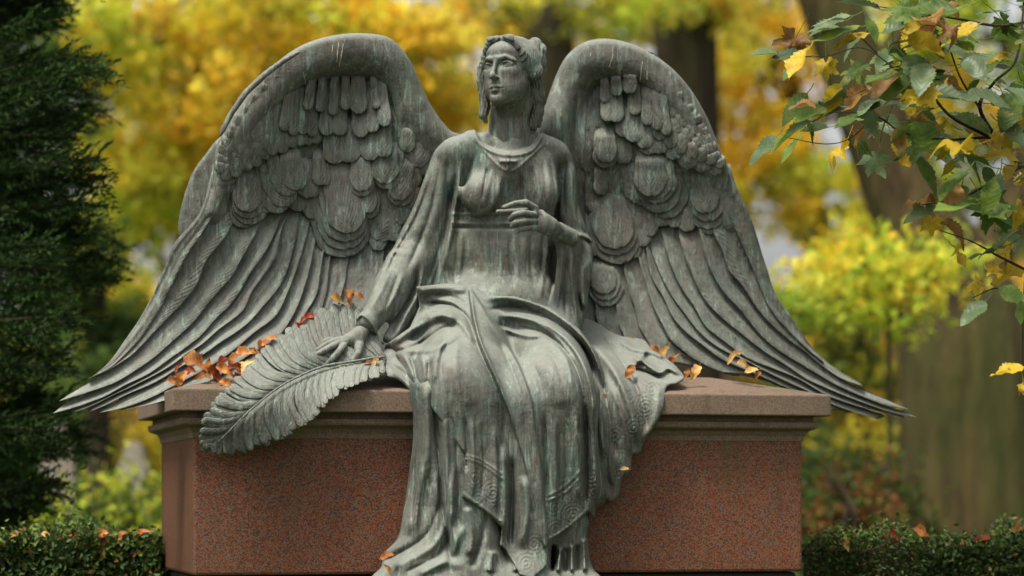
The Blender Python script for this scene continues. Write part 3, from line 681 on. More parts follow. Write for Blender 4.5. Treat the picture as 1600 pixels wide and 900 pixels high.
def add_uv(o, n, nv, L=60., W=15.):
    me = o.data; uv = me.uv_layers.new(name='UVMap')
    li = np.empty(len(me.loops), np.int32); me.loops.foreach_get('vertex_index', li); li = li % (n*nv)
    u = (li//nv)/(n-1); v = (li % nv)/(nv-1)*2-1
    out = np.stack([(np.abs(v)*W*.9+u*L*.30)/16+W*.37, u*L/60.], 1); uv.data.foreach_set('uv', out.astype(np.float32).ravel())
def covert(wing, dfn, S, T, w, lo=.02, hi=.035, dome=.012, bend=0.0, n=26, nv=13, point=.0):
    lo *= .62; hi *= .62
    S = np.array(S, float); T = np.array(T, float); m = (S+T)/2+np.array([-(T-S)[1], (T-S)[0]])*bend
    C = smooth_line([S, m, T], n); L = np.linalg.norm(T-S)
    e = 1-(1-np.linspace(0, 1, n))**1.6; idx = e*(n-1); C = np.stack([np.interp(idx, np.arange(n), C[:, k]) for k in (0, 1)], 1)
    L = np.linalg.norm(T-S); r = min(.6, 1.05*w/L); u = e
    W = w*np.where(u < 1-r, .72+.28*np.clip(u/(1-r), 0, 1), np.sqrt(np.clip(1-((u-(1-r))/r)**2, 0.0004, 1)))
    W = W*(1+.04*np.sin(u*17+S[0]))
    V, Q = feather_shell(C, W, dfn, lambda t: (lo+(hi-lo)*e[:, None]**1.5)-(lo+.012)*np.clip(1-e[:, None]/.34, 0, 1)**1.3, dome, .016+lo*.6, nv=nv)
    o = part('feather', V, Q, FEATHER, wing); add_uv(o, n, nv, L, w); return o
def primary(wing, dfn, U, L, lift=.03, n=44, nv=10, tuck=.16, thick=.018, seed=0, root=.0):
    """long flight feather between two traced edges; the lower edge lies free over the next feather"""
    r = np.random.default_rng(seed)
    def grow(E):
        a, b = np.array(E[0], float), np.array(E[1], float); d = (a-b)/np.linalg.norm(a-b); d = d*.8+np.array([0, -.35]); return [tuple(a+d*34)]+list(E)
    A = smooth_line(grow(U), n); B = smooth_line(grow(L), n)
    v = np.linspace(-tuck, 1, nv); v[-1] = 1; v[-2] = .965
    s = np.linspace(0, 1, n)
    wob = np.interp(s, np.linspace(0, 1, 15), r.normal(0, .035, 15))*np.minimum(1, (1-s)*6)
    ww = np.clip((1-s)/.16, 0, 1)**.5; ww[-1] = .03
    ww = np.maximum(ww, .03)
    tip = B[-1]
    sk = np.where(s > .80, np.sqrt(np.clip(1-((s-.80)/.20)**2, 0, 1)), 1.0)*.97+.03; sk = np.minimum(sk, np.where(s > .80, 1-.45*(s-.80)/.2, 1))
    A = B+(A-B)*sk[:, None]
    X = A[:, None, :]*(1-v)[None, :, None]+B[:, None, :]*v[None, :, None]
    X = X + (B-A)[:, None, :]*(wob[:, None]*np.clip(v, 0, 1)[None, :]**4)[..., None]
    d0 = dfn(X[..., 0], X[..., 1]); vc = np.clip(v, 0, 1)
    fade = np.clip(s/.15, 0, 1)[:, None]
    sh = .30+.15*s
    prof = lift*(.15+.85*vc[None, :]**1.2)*(.35+.65*fade) - .028*np.clip(1-s/.12, 0, 1)[:, None]**1.5 + .004*np.exp(-((v[None, :]-sh[:, None])/.06)**2) + .003*np.sin(v[None, :]*5+s[:, None]*9+seed) + .004*np.exp(-((v[None, :]-.93)/.05)**2)
    Fr = PDv(X[..., 0], X[..., 1], d0-prof).reshape(-1, 3); Bk = PDv(X[..., 0], X[..., 1], d0-prof*.6+thick).reshape(-1, 3)
    V, Q = weld(Fr, Bk, n, nv); o = part('feather', V, Q, FEATHER, wing); add_uv(o, n, nv, float(np.linalg.norm(np.diff(B, axis=0), axis=1).sum()), float(np.linalg.norm(B-A, axis=1).mean())); return o

# ---------- near (left) wing ----------
DL = rbf([(690, 212, .50), (655, 175, .50), (630, 110, .48), (590, 78, .46), (520, 80, .44), (450, 105, .40), (385, 165, .38), (345, 215, .38),
          (540, 140, .56), (590, 140, .54), (480, 150, .51), (430, 190, .44), (390, 215, .39), (640, 180, .475), (650, 250, .50), (600, 300, .56), (540, 260, .58), (450, 270, .51), (380, 300, .45),
          (330, 330, .40), (400, 400, .47), (500, 420, .54), (580, 420, .57), (640, 400, .58), (260, 430, .37), (320, 500, .39), (420, 520, .42), (500, 500, .47), (560, 480, .5),
          (180, 570, .28), (260, 590, .28), (330, 590, .28), (400, 560, .34), (90, 640, .20), (180, 640, .22), (260, 620, .22)], .004)
WL_OUT = [(700, 214), (690, 203), (668, 176), (648, 145), (632, 105), (612, 72), (590, 62), (545, 60), (500, 67), (462, 82), (422, 113), (392, 145), (366, 185), (350, 220), (343, 245), (338, 290), (322, 332), (286, 384), (264, 432), (240, 482), (212, 525),
          (190, 568), (175, 592), (172, 610), (185, 624), (210, 626), (260, 608), (310, 600), (400, 590), (560, 590), (640, 500), (720, 420), (790, 330), (790, 240), (740, 215)]
def build_wing_core(out, dfn, tubes, lipp, ydeep, relief=None, seed=1):
    lo, hi = bounds(out, dfn, .12); lo[1] -= .12
    G = Grid(lo, hi, .0062); slab(G, out, dfn, ydeep, relief)
    for pts, rr, dl, k in tubes:
        q = smooth_line([(x, y, r) for (x, y), r in zip(pts, rr)])
        G.chain([PD(x, y, dfn(x, y)+dl) for x, y, r in q], [r/400 for x, y, r in q], k)
    for pts, rr, dl in lipp: G.chain([PD(x, y, dl) for x, y in pts], rr, .004)
    return G.nets()
RL = Map(300, 40, 720, 620)
for pts, w, h in (([(640, 150), (650, 200), (640, 250)], 4, .008), ([(625, 140), (632, 190), (640, 230), (655, 258)], 3, -.010), ([(655, 185), (662, 225), (672, 258)], 3, .007), ([(612, 120), (622, 170), (626, 215)], 4, .009),
                  ([(605, 128), (614, 180), (620, 228)], 3, -.012), ([(668, 205), (676, 235)], 4, -.006)):
    RL.stroke(pts, w, h)
V, Q = build_wing_core(WL_OUT, DL, [([(697, 222), (672, 200), (648, 165), (622, 118), (596, 92), (556, 86), (512, 91), (474, 106), (448, 124), (418, 152), (390, 184), (370, 216), (354, 246), (345, 290), (330, 330)],
                                     [9, 13, 17, 21, 22, 21, 18, 14, 11, 9, 8, 7, 6, 5, 4], -.005, .11)],
                       [([(466, 82), (440, 97), (415, 116), (384, 145), (361, 178), (348, 203), (344, 212)], [.008, .012, .013, .013, .012, .012, .006], .30)], .06, RL)
wing_l = part('wing', V, Q, BRONZE, angel, label='wing on the left of the photo with its tip drooping past the tomb')
# rear row of feathers showing behind the outer edge
lo, hi = bounds([(281, 340), (345, 215)], lambda a, b: .6+0*a, .2)
G = Grid(lo, hi, .006); bk = rbf([(345, 215, .50), (300, 280, .52), (281, 365, .52), (345, 350, .50), (380, 260, .48)]); slab(G, [(346, 213), (322, 240), (300, 272), (286, 312), (279, 345), (281, 370), (300, 380), (350, 350), (385, 260), (372, 215)], bk, .05)
V, Q = G.nets(); part('feather', V, Q, BRONZE, wing_l, label='rear feather row behind the outer edge')
EL = [
 [(330, 300), (316, 340), (279, 386), (258, 432), (233, 482), (204, 525), (169, 568), (139, 590)],
 [(362, 352), (345, 379), (322, 409), (310, 438), (290, 466), (268, 492), (236, 526), (200, 560), (165, 580), (137, 592)],
 [(402, 358), (388, 386), (368, 425), (349, 446), (327, 472), (307, 499), (273, 530), (239, 560), (207, 582), (173, 601), (129, 616), (92, 627)],
 [(432, 360), (420, 385), (407, 408), (389, 432), (359, 476), (342, 493), (317, 521), (298, 537), (266, 560), (236, 582), (197, 601), (161, 621), (117, 637), (83, 646)],
 [(450, 335), (439, 361), (432, 400), (411, 432), (393, 457), (380, 487), (343, 514), (315, 539), (293, 551), (261, 575), (217, 599), (178, 617), (144, 634), (114, 645)],
 [(466, 350), (455, 398), (440, 445), (411, 479), (386, 507), (345, 535), (322, 552), (283, 573), (241, 598), (197, 617), (165, 633), (141, 643)],
 [(485, 345), (478, 372), (464, 418), (450, 454), (432, 493), (400, 518), (368, 545), (329, 571), (278, 600), (236, 622), (188, 638), (155, 645)],
 [(494, 370), (486, 415), (471, 461), (457, 493), (434, 526), (393, 552), (345, 585), (300, 610), (250, 628), (194, 640)],
 [(508, 380), (503, 411), (496, 457), (478, 490), (455, 525), (420, 556), (370, 590), (310, 614), (262, 628)],
 [(520, 380), (516, 404), (512, 450), (500, 490), (475, 530), (440, 565), (400, 595)],
 [(545, 385), (542, 420), (534, 460), (520, 500), (495, 540)],
 [(600, 395), (598, 430), (585, 480), (560, 520)]]
for i in range(len(EL)-1):
    primary(wing_l, DL, EL[i], EL[i+1], lift=.034 if i < 8 else .024, seed=i)
# leading quill along the outer edge of the first feather
primary(wing_l, lambda a, b: DL(a, b)-.018, [(326, 306), (312, 341), (276, 387), (255, 433), (230, 483), (202, 526), (168, 567), (139, 590)], [(340, 320), (322, 355), (292, 398), (268, 446), (243, 494), (212, 536), (176, 572), (141, 590)], lift=.016, seed=31)
cv = lambda S, T, w, lo=.02, hi=.05, **k: covert(wing_l, DL, S, T, w, lo, hi, **k)
# inner group of upturned bases on the flight feathers
for S, T, w in (((352, 310), (342, 385), 17), ((380, 320), (368, 400), 15)): pass
# big central fan
cv((520, 225), (546, 401), 46, .015, .050, dome=.022, bend=.05); cv((519, 225), (546, 389), 40, .025, .068, dome=.02, bend=.04); cv((521, 225), (547, 377), 35, .035, .086, dome=.018, bend=.03); cv((522, 225), (548, 364), 30, .045, .105, dome=.018, bend=.02)
cv((498, 235), (500, 262), 9, .04, .06); cv((505, 240), (508, 290), 10, .05, .08); cv((492, 262), (488, 308), 10, .05, .07)
# feathers on the shoulder side
cv((625, 290), (588, 376), 21, .01, .045, dome=.014, bend=-.05); cv((650, 300), (640, 372), 20, .0, .02)
cv((640, 235), (622, 322), 22, .025, .055); cv((636, 235), (621, 313), 19, .035, .07)
cv((612, 215), (604, 296), 25, .035, .070, dome=.016); cv((605, 210), (600, 287), 22, .045, .085)
cv((576, 270), (574, 342), 19, .03, .065); cv((575, 270), (574, 333), 15, .045, .082)
cv((563, 225), (566, 307), 20, .05, .085, dome=.014); cv((562, 225), (566, 299), 18, .06, .1, dome=.012)
cv((662, 205), (652, 262), 17, .01, .03); cv((672, 210), (664, 275), 16, .0, .02); cv((690, 225), (682, 268), 14, .0, .015); cv((642, 190), (634, 238), 13, .02, .035)
# slanted bundle on the left of the fan
cv((404, 240), (428, 330), 24, .02, .050, bend=.12, dome=.016); cv((412, 240), (446, 329), 24, .03, .068, bend=.12, dome=.016); cv((420, 235), (456, 319), 22, .045, .085, bend=.12, dome=.015)
cv((432, 228), (460, 303), 21, .055, .10, bend=.1, dome=.014); cv((452, 222), (469, 296), 20, .065, .115, bend=.06, dome=.014); cv((478, 235), (484, 309), 17, .05, .075, bend=.05); cv((498, 225), (500, 290), 12, .055, .085)
# lower left group
cv((392, 262), (377, 356), 22, .01, .035); cv((396, 262), (388, 351), 28, .02, .05, dome=.015); cv((394, 262), (386, 341), 27, .03, .066, dome=.014); cv((392, 255), (385, 331), 23, .04, .082, dome=.014)
cv((360, 255), (352, 296), 17, .02, .04); cv((345, 250), (342, 300), 14, .01, .03); cv((362, 250), (356, 288), 15, .035, .055)
# bases of the secondaries poking out like thumbs
for S, T, w in (((388, 352), (384, 300), 12),): pass
# upper hanging column feathers
for x, y, w, x0 in ((424, 243, 11, 436), (440, 240, 11, 448), (455, 231, 11, 462), (470, 228, 10, 474), (482, 227, 9, 484), (494, 225, 9, 496)): cv((x0, 150), (x, y), w, .05, .078, nv=7, n=14)
for x, y, w, x0 in ((524, 256, 19, 520), (545, 254, 20, 545), (578, 251, 17, 580), (600, 246, 14, 600)): cv((x0, 175), (x, y), w, .045, .085, dome=.013)
for x, y, w, x0 in ((510, 212, 13, 515), (530, 212, 13, 532), (564, 215, 14, 560), (582, 207, 12, 576), (444, 205, 9, 455), (458, 212, 9, 466), (473, 210, 9, 479), (488, 214, 9, 492)): cv((x0, 118), (x, y), w, .06, .10, dome=.010, nv=7, n=14)
for x, y, w, x0 in ((560, 178, 14, 560), (602, 198, 11, 592), (540, 172, 8, 540), (520, 180, 8, 524), (500, 175, 8, 506), (480, 172, 8, 490), (588, 170, 7, 582)): cv((x0, 108), (x, y), w, .075, .118, dome=.012, nv=7, n=14)
def lattice(A, B, rows, base_n, wing, dfn, seed, lo=.052, lift=.010, L=.5, w0=11, up=.0):
    r = np.random.default_rng(seed); A = smooth_line(A, 60); B = smooth_line(B, 60)
    for k in range(rows):
        f = k/rows; n = int(base_n*(1+.25*f)); 
        for i in range(n):
            t = (i+.5*(k % 2)+r.uniform(-.12, .12))/n*59
            if f > .86 and up > 0: continue
            g = lambda ff, tt: np.array([np.interp(tt, np.arange(60), A[:, c]*(1-ff)+B[:, c]*ff) for c in (0, 1)])
            T = g(f, t); S = g(min(1.12, f+L), t)+r.normal(0, 1, 2)
            covert(wing, dfn, S, T, w0*(1-.35*f)*r.uniform(.85, 1.1), lo+.03*(1-f)**2+up*f, lo+.03*(1-f)**2+up*f+lift*(1-.45*f), dome=.003, n=9, nv=5)
lattice([(343, 270), (356, 284), (382, 268), (406, 258), (424, 238), (440, 228)], [(352, 222), (366, 196), (390, 164), (418, 136), (446, 118), (474, 112)], 7, 7, wing_l, lambda a, b: DL(a, b), 5, lo=.036, up=.016)

lattice([(352, 300), (400, 305), (450, 325), (500, 350), (560, 385), (610, 385), (655, 300)], [(440, 135), (475, 122), (510, 112), (545, 108), (580, 112), (605, 125), (640, 170)], 8, 13, wing_l, lambda a, b: DL(a, b), 15, lo=.004, L=.3, w0=16)

# ---------- far (right) wing ----------
DRW = rbf([(850, 195, .52), (880, 130, .52), (905, 90, .50), (950, 76, .46), (1000, 88, .42), (1060, 135, .38), (1112, 210, .38), (930, 150, .56), (960, 135, .54), (1000, 160, .50), (1050, 205, .44), (1090, 240, .40),
           (890, 250, .50), (884, 195, .485), (940, 300, .58), (1010, 270, .54), (1060, 300, .51), (1110, 300, .45), (1150, 330, .42), (940, 430, .58), (1000, 430, .56), (1060, 420, .52), (1130, 400, .46), (1180, 420, .44),
           (980, 510, .52), (1040, 530, .46), (1100, 550, .42), (1160, 560, .40), (1220, 510, .42), (1250, 580, .40), (1300, 600, .38), (1350, 600, .37), (1360, 645, .36), (1430, 650, .35)], .004)
WR_OUT = [(835, 225), (845, 205), (860, 172), (876, 128), (892, 96), (912, 76), (940, 68), (975, 72), (1010, 86), (1045, 108), (1075, 140), (1100, 182), (1118, 225), (1140, 280), (1160, 345), (1180, 400), (1200, 452), (1226, 500), (1255, 540),
          (1285, 570), (1310, 592), (1318, 612), (1290, 615), (1250, 608), (1190, 590), (1130, 578), (1060, 560), (980, 545), (900, 520), (830, 430), (790, 330), (800, 240)]
RR = Map(820, 50, 1340, 640)
for pts, w, h in (([(880, 150), (876, 200), (884, 250)], 4, .008), ([(905, 130), (900, 180), (898, 240), (905, 290)], 4, -.012), ([(890, 140), (886, 200), (892, 280)], 4, .008), ([(860, 185), (868, 220), (890, 250)], 3, -.007),
                  ([(918, 140), (915, 190), (912, 240), (920, 290), (918, 330)], 4, .010), ([(925, 160), (925, 230), (928, 300)], 3, -.012)):
    RR.stroke(pts, w, h)
V, Q = build_wing_core(WR_OUT, DRW, [([(842, 232), (858, 205), (876, 168), (892, 132), (910, 105), (938, 94), (972, 97), (1004, 110), (1034, 133), (1060, 163), (1083, 200), (1101, 240), (1122, 290), (1142, 345)],
                                      [9, 12, 15, 18, 21, 21, 18, 14, 11, 9, 8, 7, 6, 5], -.005, .11)],
                       [([(1000, 76), (1022, 84), (1040, 101)], [.004, .005, .003], .50), ([(1046, 110), (1062, 125), (1086, 155), (1104, 187), (1115, 216), (1120, 240)], [.004, .0055, .0065, .0065, .0065, .004], .46)], .06, RR)
wing_r = part('wing', V, Q, BRONZE, angel, label='wing on the right of the photo with its tip beyond the tomb')
ER = [
 [(1146, 300), (1166, 345), (1185, 400), (1197, 432), (1208, 463), (1231, 495), (1259, 533), (1286, 562), (1320, 584), (1356, 600)],
 [(1112, 350), (1122, 380), (1140, 420), (1164, 452), (1192, 492), (1224, 524), (1262, 553), (1288, 574), (1316, 592), (1350, 604)],
 [(1090, 350), (1100, 390), (1111, 420), (1129, 455), (1155, 484), (1187, 521), (1224, 553), (1262, 576), (1302, 599), (1346, 619), (1389, 634), (1420, 640)],
 [(1062, 372), (1070, 401), (1086, 440), (1100, 466), (1120, 489), (1158, 521), (1195, 550), (1236, 576), (1262, 593), (1302, 611), (1346, 628), (1389, 643), (1432, 652)],
 [(1036, 375), (1046, 406), (1062, 447), (1084, 479), (1102, 509), (1126, 528), (1169, 559), (1210, 576), (1250, 593), (1288, 616), (1331, 632), (1371, 643), (1412, 653)],
 [(1022, 405), (1042, 447), (1062, 479), (1088, 513), (1110, 534), (1133, 549), (1165, 563), (1205, 585), (1255, 608), (1305, 634), (1370, 655)],
 [(1008, 372), (1011, 400), (1020, 435), (1036, 464), (1050, 493), (1076, 522), (1102, 543), (1130, 562), (1170, 580), (1225, 604), (1300, 640)],
 [(998, 400), (1006, 430), (1016, 464), (1030, 496), (1050, 531), (1073, 554), (1100, 569), (1125, 580), (1160, 582), (1205, 598)],
 [(978, 430), (984, 460), (992, 486), (1001, 515), (1016, 545), (1040, 565)],
 [(955, 440), (962, 470), (966, 505), (977, 530), (990, 560)],
 [(925, 440), (930, 480), (938, 520), (945, 560)]]
for i in range(len(ER)-1):
    primary(wing_r, DRW, ER[i], ER[i+1], lift=.034 if i < 7 else .022, seed=50+i)
primary(wing_r, lambda a, b: DRW(a, b)-.02, [(1146, 300), (1168, 345), (1187, 400), (1199, 432), (1211, 463), (1233, 494), (1261, 532), (1288, 561)], [(1132, 322), (1150, 360), (1172, 410), (1186, 445), (1202, 480), (1226, 510), (1257, 542), (1287, 566)], lift=.014, seed=71)
cv = lambda S, T, w, lo=.02, hi=.05, **k: covert(wing_r, DRW, S, T, w, lo, hi, **k)
cv((945, 395), (948, 479), 27, .015, .045, dome=.016); cv((946, 395), (946, 469), 24, .025, .06); cv((942, 400), (944, 459), 21, .035, .075)
cv((950, 290), (976, 411), 38, .02, .055, dome=.02, bend=.06); cv((948, 290), (973, 397), 35, .03, .072, dome=.018, bend=.05); cv((947, 290), (970, 387), 32, .045, .09, dome=.018, bend=.04)
cv((925, 290), (930, 332), 12, .02, .04); cv((938, 250), (939, 305), 11, .04, .07, dome=.012); cv((944, 195), (947, 263), 20, .04, .072, dome=.014); cv((946, 195), (948, 254), 17, .055, .095, dome=.014); cv((972, 200), (975, 256), 15, .03, .05)
cv((975, 250), (985, 310), 9, .03, .045); cv((985, 240), (997, 318), 12, .03, .055)
cv((1022, 240), (1036, 354), 34, .015, .040, dome=.016); cv((1026, 235), (1046, 341), 36, .025, .058, dome=.018); cv((1022, 230), (1036, 332), 36, .035, .075, dome=.018, bend=.02); cv((1020, 228), (1028, 318), 33, .045, .092, dome=.018); cv((1018, 226), (1024, 312), 30, .055, .10, dome=.016); cv((1014, 225), (1018, 307), 26, .065, .115, dome=.016)
cv((996, 245), (1006, 322), 15, .03, .055); cv((993, 245), (1003, 314), 13, .035, .065)
cv((1100, 260), (1114, 366), 27, .01, .035, dome=.014); cv((1100, 260), (1111, 358), 26, .02, .048, dome=.014); cv((1099, 258), (1108, 346), 25, .03, .064, dome=.014); cv((1097, 256), (1103, 333), 23, .04, .080, dome=.014)
cv((1128, 258), (1137, 312), 14, .02, .04); cv((1120, 250), (1128, 296), 12, .03, .045)
for x, y, w, x0 in ((1018, 241, 17, 1004), (1034, 240, 14, 1022), (1056, 249, 16, 1040), (1078, 264, 16, 1062), (1101, 269, 15, 1085), (1122, 273, 13, 1108)): cv((x0, 180 if x < 1090 else 205 if x < 1110 else 236), (x, y), w, .045, .078, dome=.009)
cv((986, 150), (992, 222), 17, .05, .085, dome=.014); cv((1003, 150), (1008, 232), 14, .045, .085); cv((968, 150), (975, 214), 12, .045, .07)
for x, y, w, x0 in ((949, 190, 10, 944), (963, 191, 13, 960), (992, 180, 11, 990), (1012, 196, 10, 1008), (1028, 204, 10, 1018), (1042, 212, 9, 1030)): cv((x0, 115), (x, y), w, .06, .10, dome=.012, nv=7, n=14)
cv((984, 105), (984, 146), 12, .09, .125); cv((962, 108), (964, 150), 9, .085, .11); cv((944, 112), (945, 160), 8, .07, .1)
lattice([(1130, 262), (1105, 256), (1080, 248), (1058, 238), (1040, 225), (1020, 210)], [(1112, 232), (1094, 194), (1072, 162), (1046, 134), (1020, 116), (996, 106)], 6, 7, wing_r, lambda a, b: DRW(a, b), 9, lo=.040, up=.014)

# pale bird-lime streaks that have run down the tops of the wings
from mathutils.bvhtree import BVHTree
LIME = newmat('bird_lime')[0]; LIME.node_tree.nodes['Principled BSDF'].inputs['Base Color'].default_value = (.42, .40, .27, 1); LIME.node_tree.nodes['Principled BSDF'].inputs['Roughness'].default_value = .9
def bvh(objs):
    Vs, Qs, o = [], [], 0
    for q in objs:
        me = q.data; v = np.empty(len(me.vertices)*3, np.float32); me.vertices.foreach_get('co', v); v = v.reshape(-1, 3)+np.array(root_of(q).location); Vs.append(v)
        f = np.empty(len(me.loops), np.int32); me.loops.foreach_get('vertex_index', f); Qs.append(f.reshape(-1, 4)+o); o += len(v)
    return BVHTree.FromPolygons(np.vstack(Vs).tolist(), np.vstack(Qs).tolist())
tr = bvh([wing_l, wing_r]); eye = Vector((0, -10, CAMZ))
def hit(px, py, t=tr):
    d = (Vector(P(px, py, 0).tolist())-eye).normalized(); h = t.ray_cast(eye, d); return h[0], h[1]
sr = np.random.default_rng(4)
for wg, pts in ((wing_l, [(529, 66), (528, 78), (526, 98)]), (wing_l, [(536, 68), (534, 84), (530, 104)]), (wing_l, [(474, 112), (476, 124), (478, 134)]), (wing_l, [(500, 128), (496, 138), (489, 147)]), (wing_l, [(520, 70), (519, 82)]),
                (wing_r, [(957, 74), (957, 90), (951, 106)]), (wing_r, [(1004, 96), (1002, 112), (1000, 127)]), (wing_r, [(1011, 110), (1011, 125)]), (wing_r, [(968, 106), (969, 132)]), (wing_r, [(922, 83), (923, 88)]), (wing_r, [(876, 176), (877, 181)])):
    q = smooth_line(pts, 14); W = []
    for k, (x, y) in enumerate(q):
        h, nn = hit(x+sr.normal(0, .25), y)
        if h is not None: W.append(np.array(h+nn*.0006))
    if len(W) > 3:
        rr = [(.0009+.0009*abs(math.sin(k*.45+pts[0][0])))*(1 if 0 < k < len(W)-1 else .3) for k in range(len(W))]
        V, Q = tube(W, rr, 6, 0, 1) if 'tube' in globals() else (None, None)
        if V is not None: part('bird_lime', V, Q, LIME, wg)

lattice([(928, 400), (980, 412), (1030, 355), (1085, 362), (1130, 325)], [(915, 140), (950, 120), (990, 115), (1040, 145), (1090, 215)], 8, 11, wing_r, lambda a, b: DRW(a, b), 19, lo=.004, L=.3, w0=15)
# ================= TOMB =================
def tomb_xy(a, d): # a along the front from its left end, d behind the front face (metres); returns world x, y
    c, s = math.cos(TH), math.sin(TH); return (-1.33+ .0 + a*c - d*s, 0.0 + a*s + d*c)
O0 = PD(302, 780, 0); c_, s_ = math.cos(TH), math.sin(TH)
def TW(a, d, z): return (O0[0]+a*c_-d*s_, O0[1]+a*s_+d*c_, z)
R1 = PD(1254, 780, 0); AW = math.hypot(R1[0]-O0[0], R1[1]-O0[1]); DEP = 1.15
zcap0, zcap1 = CAMZ+(780-643)/400, CAMZ+(780-608)/400
tomb = empty('granite_tomb', TW(AW/2, DEP/2, 0), 'red granite tomb block with a moulded grey-brown cap, under the bronze angel', 'tomb')
def ring_solid(name, levels, mat, label=None, parent=None, sub=12, bev=.0):
    """stack of rectangles (offset outwards, z) -> closed block with subdivided faces"""
    V = []; Fc = []
    for off, z in levels:
        for a, d in ((-off, -off), (AW+off, -off), (AW+off, DEP+off), (-off, DEP+off)): V.append(TW(a, d, z))
    for k in range(len(levels)-1):
        for i in range(4): j = (i+1) % 4; Fc.append((4*k+i, 4*k+j, 4*k+4+j, 4*k+4+i))
    Fc.append((3, 2, 1, 0)); n = 4*(len(levels)-1); Fc.append((n, n+1, n+2, n+3))
    o = part(name, V, Fc, mat, parent or tomb, smooth=False)
    m = o.modifiers.new('edge', 'BEVEL'); m.width = bev; m.segments = 2; m.limit_method = 'ANGLE'; m.angle_limit = math.radians(25)
    return o
ZB = CAMZ-.30
body = ring_solid('block', [(0, ZB), (0, CAMZ+(780-668)/400)], GRANITE, bev=.012)
FOOT_SHADE = newmat('shadowed_foot_stone')[0]; FOOT_SHADE.node_tree.nodes['Principled BSDF'].inputs['Base Color'].default_value = (.018, .016, .012, 1); FOOT_SHADE.node_tree.nodes['Principled BSDF'].inputs['Roughness'].default_value = .8  # near-black base colour paints in the shadow at the tomb's foot
foot = ring_solid('plinth', [(-.02, .0), (-.02, ZB-.012), (-.03, ZB-.002)], FOOT_SHADE, bev=.006)
z = lambda py: CAMZ+(780-py)/400
mould = ring_solid('moulding', [(.003, z(684)), (.006, z(676)), (.018, z(668)), (.048, z(663)), (.052, z(660)), (.052, z(653)), (.035, z(652)), (.035, z(642.5))], GRANITE_CAP, bev=.002)
cap = ring_solid('cap', [(.092, z(643)), (.092, z(608.5)), (-.30, z(608)+.085), (-.31, z(608)+.086)], GRANITE_CAP, bev=.006)
# ground under everything is built with the garden
# ================= FROND AND FALLEN LEAVES =================
DFR = rbf([(600, 560, .03), (603, 590, -.09), (560, 475, .20), (510, 480, .16), (430, 525, .08), (500, 550, .035), (550, 550, .035), (520, 575, .0), (500, 640, -.135), (467, 588, -.06), (433, 607, -.13), (567, 597, -.11), (545, 606, -.13),
           (400, 557, .0), (373, 587, -.09), (343, 613, -.16), (400, 633, -.18), (360, 670, -.19), (315, 667, -.17), (313, 703, -.14), (353, 708, -.15), (440, 687, -.16), (477, 663, -.155)], .002)
RIB = smooth_line([(600, 558), (580, 560), (545, 566), (507, 572), (467, 588), (433, 607), (400, 633), (375, 656), (352, 680), (332, 698)], 60)
UPO = smooth_line([(590, 520), (572, 488), (558, 474), (535, 472), (510, 480), (483, 503), (458, 513), (433, 523), (415, 540), (400, 557), (385, 573), (372, 588), (357, 602), (343, 614), (331, 629), (321, 646), (314, 668), (312, 688), (318, 704)], 60)
LOO = smooth_line([(600, 575), (596, 590), (583, 593), (567, 598), (550, 604), (533, 611), (516, 625), (500, 640), (490, 652), (477, 664), (460, 676), (440, 687), (420, 694), (400, 700), (375, 706), (353, 709), (328, 709)], 60)
fb = PD(460, 600, 0); frond = empty('palm_frond', (float(fb[0]), float(fb[1]), float(fb[2])), 'grey-green bronze plume lying under the open hand and hanging over the tomb edge', 'plume')
sheet = [tuple(p) for p in UPO[::4]]+[tuple(p) for p in LOO[::-4]]
ctr = np.mean(sheet, 0); sheet = [tuple(np.array(q)+(ctr-np.array(q))*.07) for q in sheet]
lo, hi = bounds(sheet, DFR, .1); G = Grid(lo, hi, .006); slab(G, sheet, lambda a, b: DFR(a, b)+.014, .035); V, Q = G.nets(); part('backing', V, Q, BRONZE, frond)
fr = np.random.default_rng(3)
for out, sgn in ((UPO, 1), (LOO, -1)):
    nL = 60
    for i in range(nL):
        t = (i+.6)/nL; T = np.array([np.interp(t*59+fr.normal(0, .55), np.arange(60), out[:, k]) for k in (0, 1)]); tr = max(0, t-.10-.02*sgn)
        S = np.array([np.interp(tr*59, np.arange(60), RIB[:, k]) for k in (0, 1)])
        S = S+(S-T)/np.linalg.norm(S-T)*1.5; T = T+(T-S)/np.linalg.norm(T-S)*fr.uniform(-4, 3)
        w = (6.0 if sgn > 0 else 5.4)*fr.uniform(.7, 1.25)*(1 if t > .1 else .8)
        o = covert(frond, DFR, S, T, w, (.004, .010, .006, .013)[i % 4], (.012, .024, .016, .03)[i % 4], dome=.005, bend=.15*sgn*(-1)*fr.uniform(.7, 1.3), n=16, nv=7)
        o.name = 'barb'
rr_ = Grid(PD(320, 705, -.25)-.06, PD(605, 540, .1)+.12, .004)
rr_.chain([PD(x, y, DFR(x, y)-.022) for x, y in RIB[::3]], list(np.linspace(.0065, .0035, len(RIB[::3]))), .004)
V, Q = rr_.nets(); part('shaft', V, Q, BRONZE, frond)

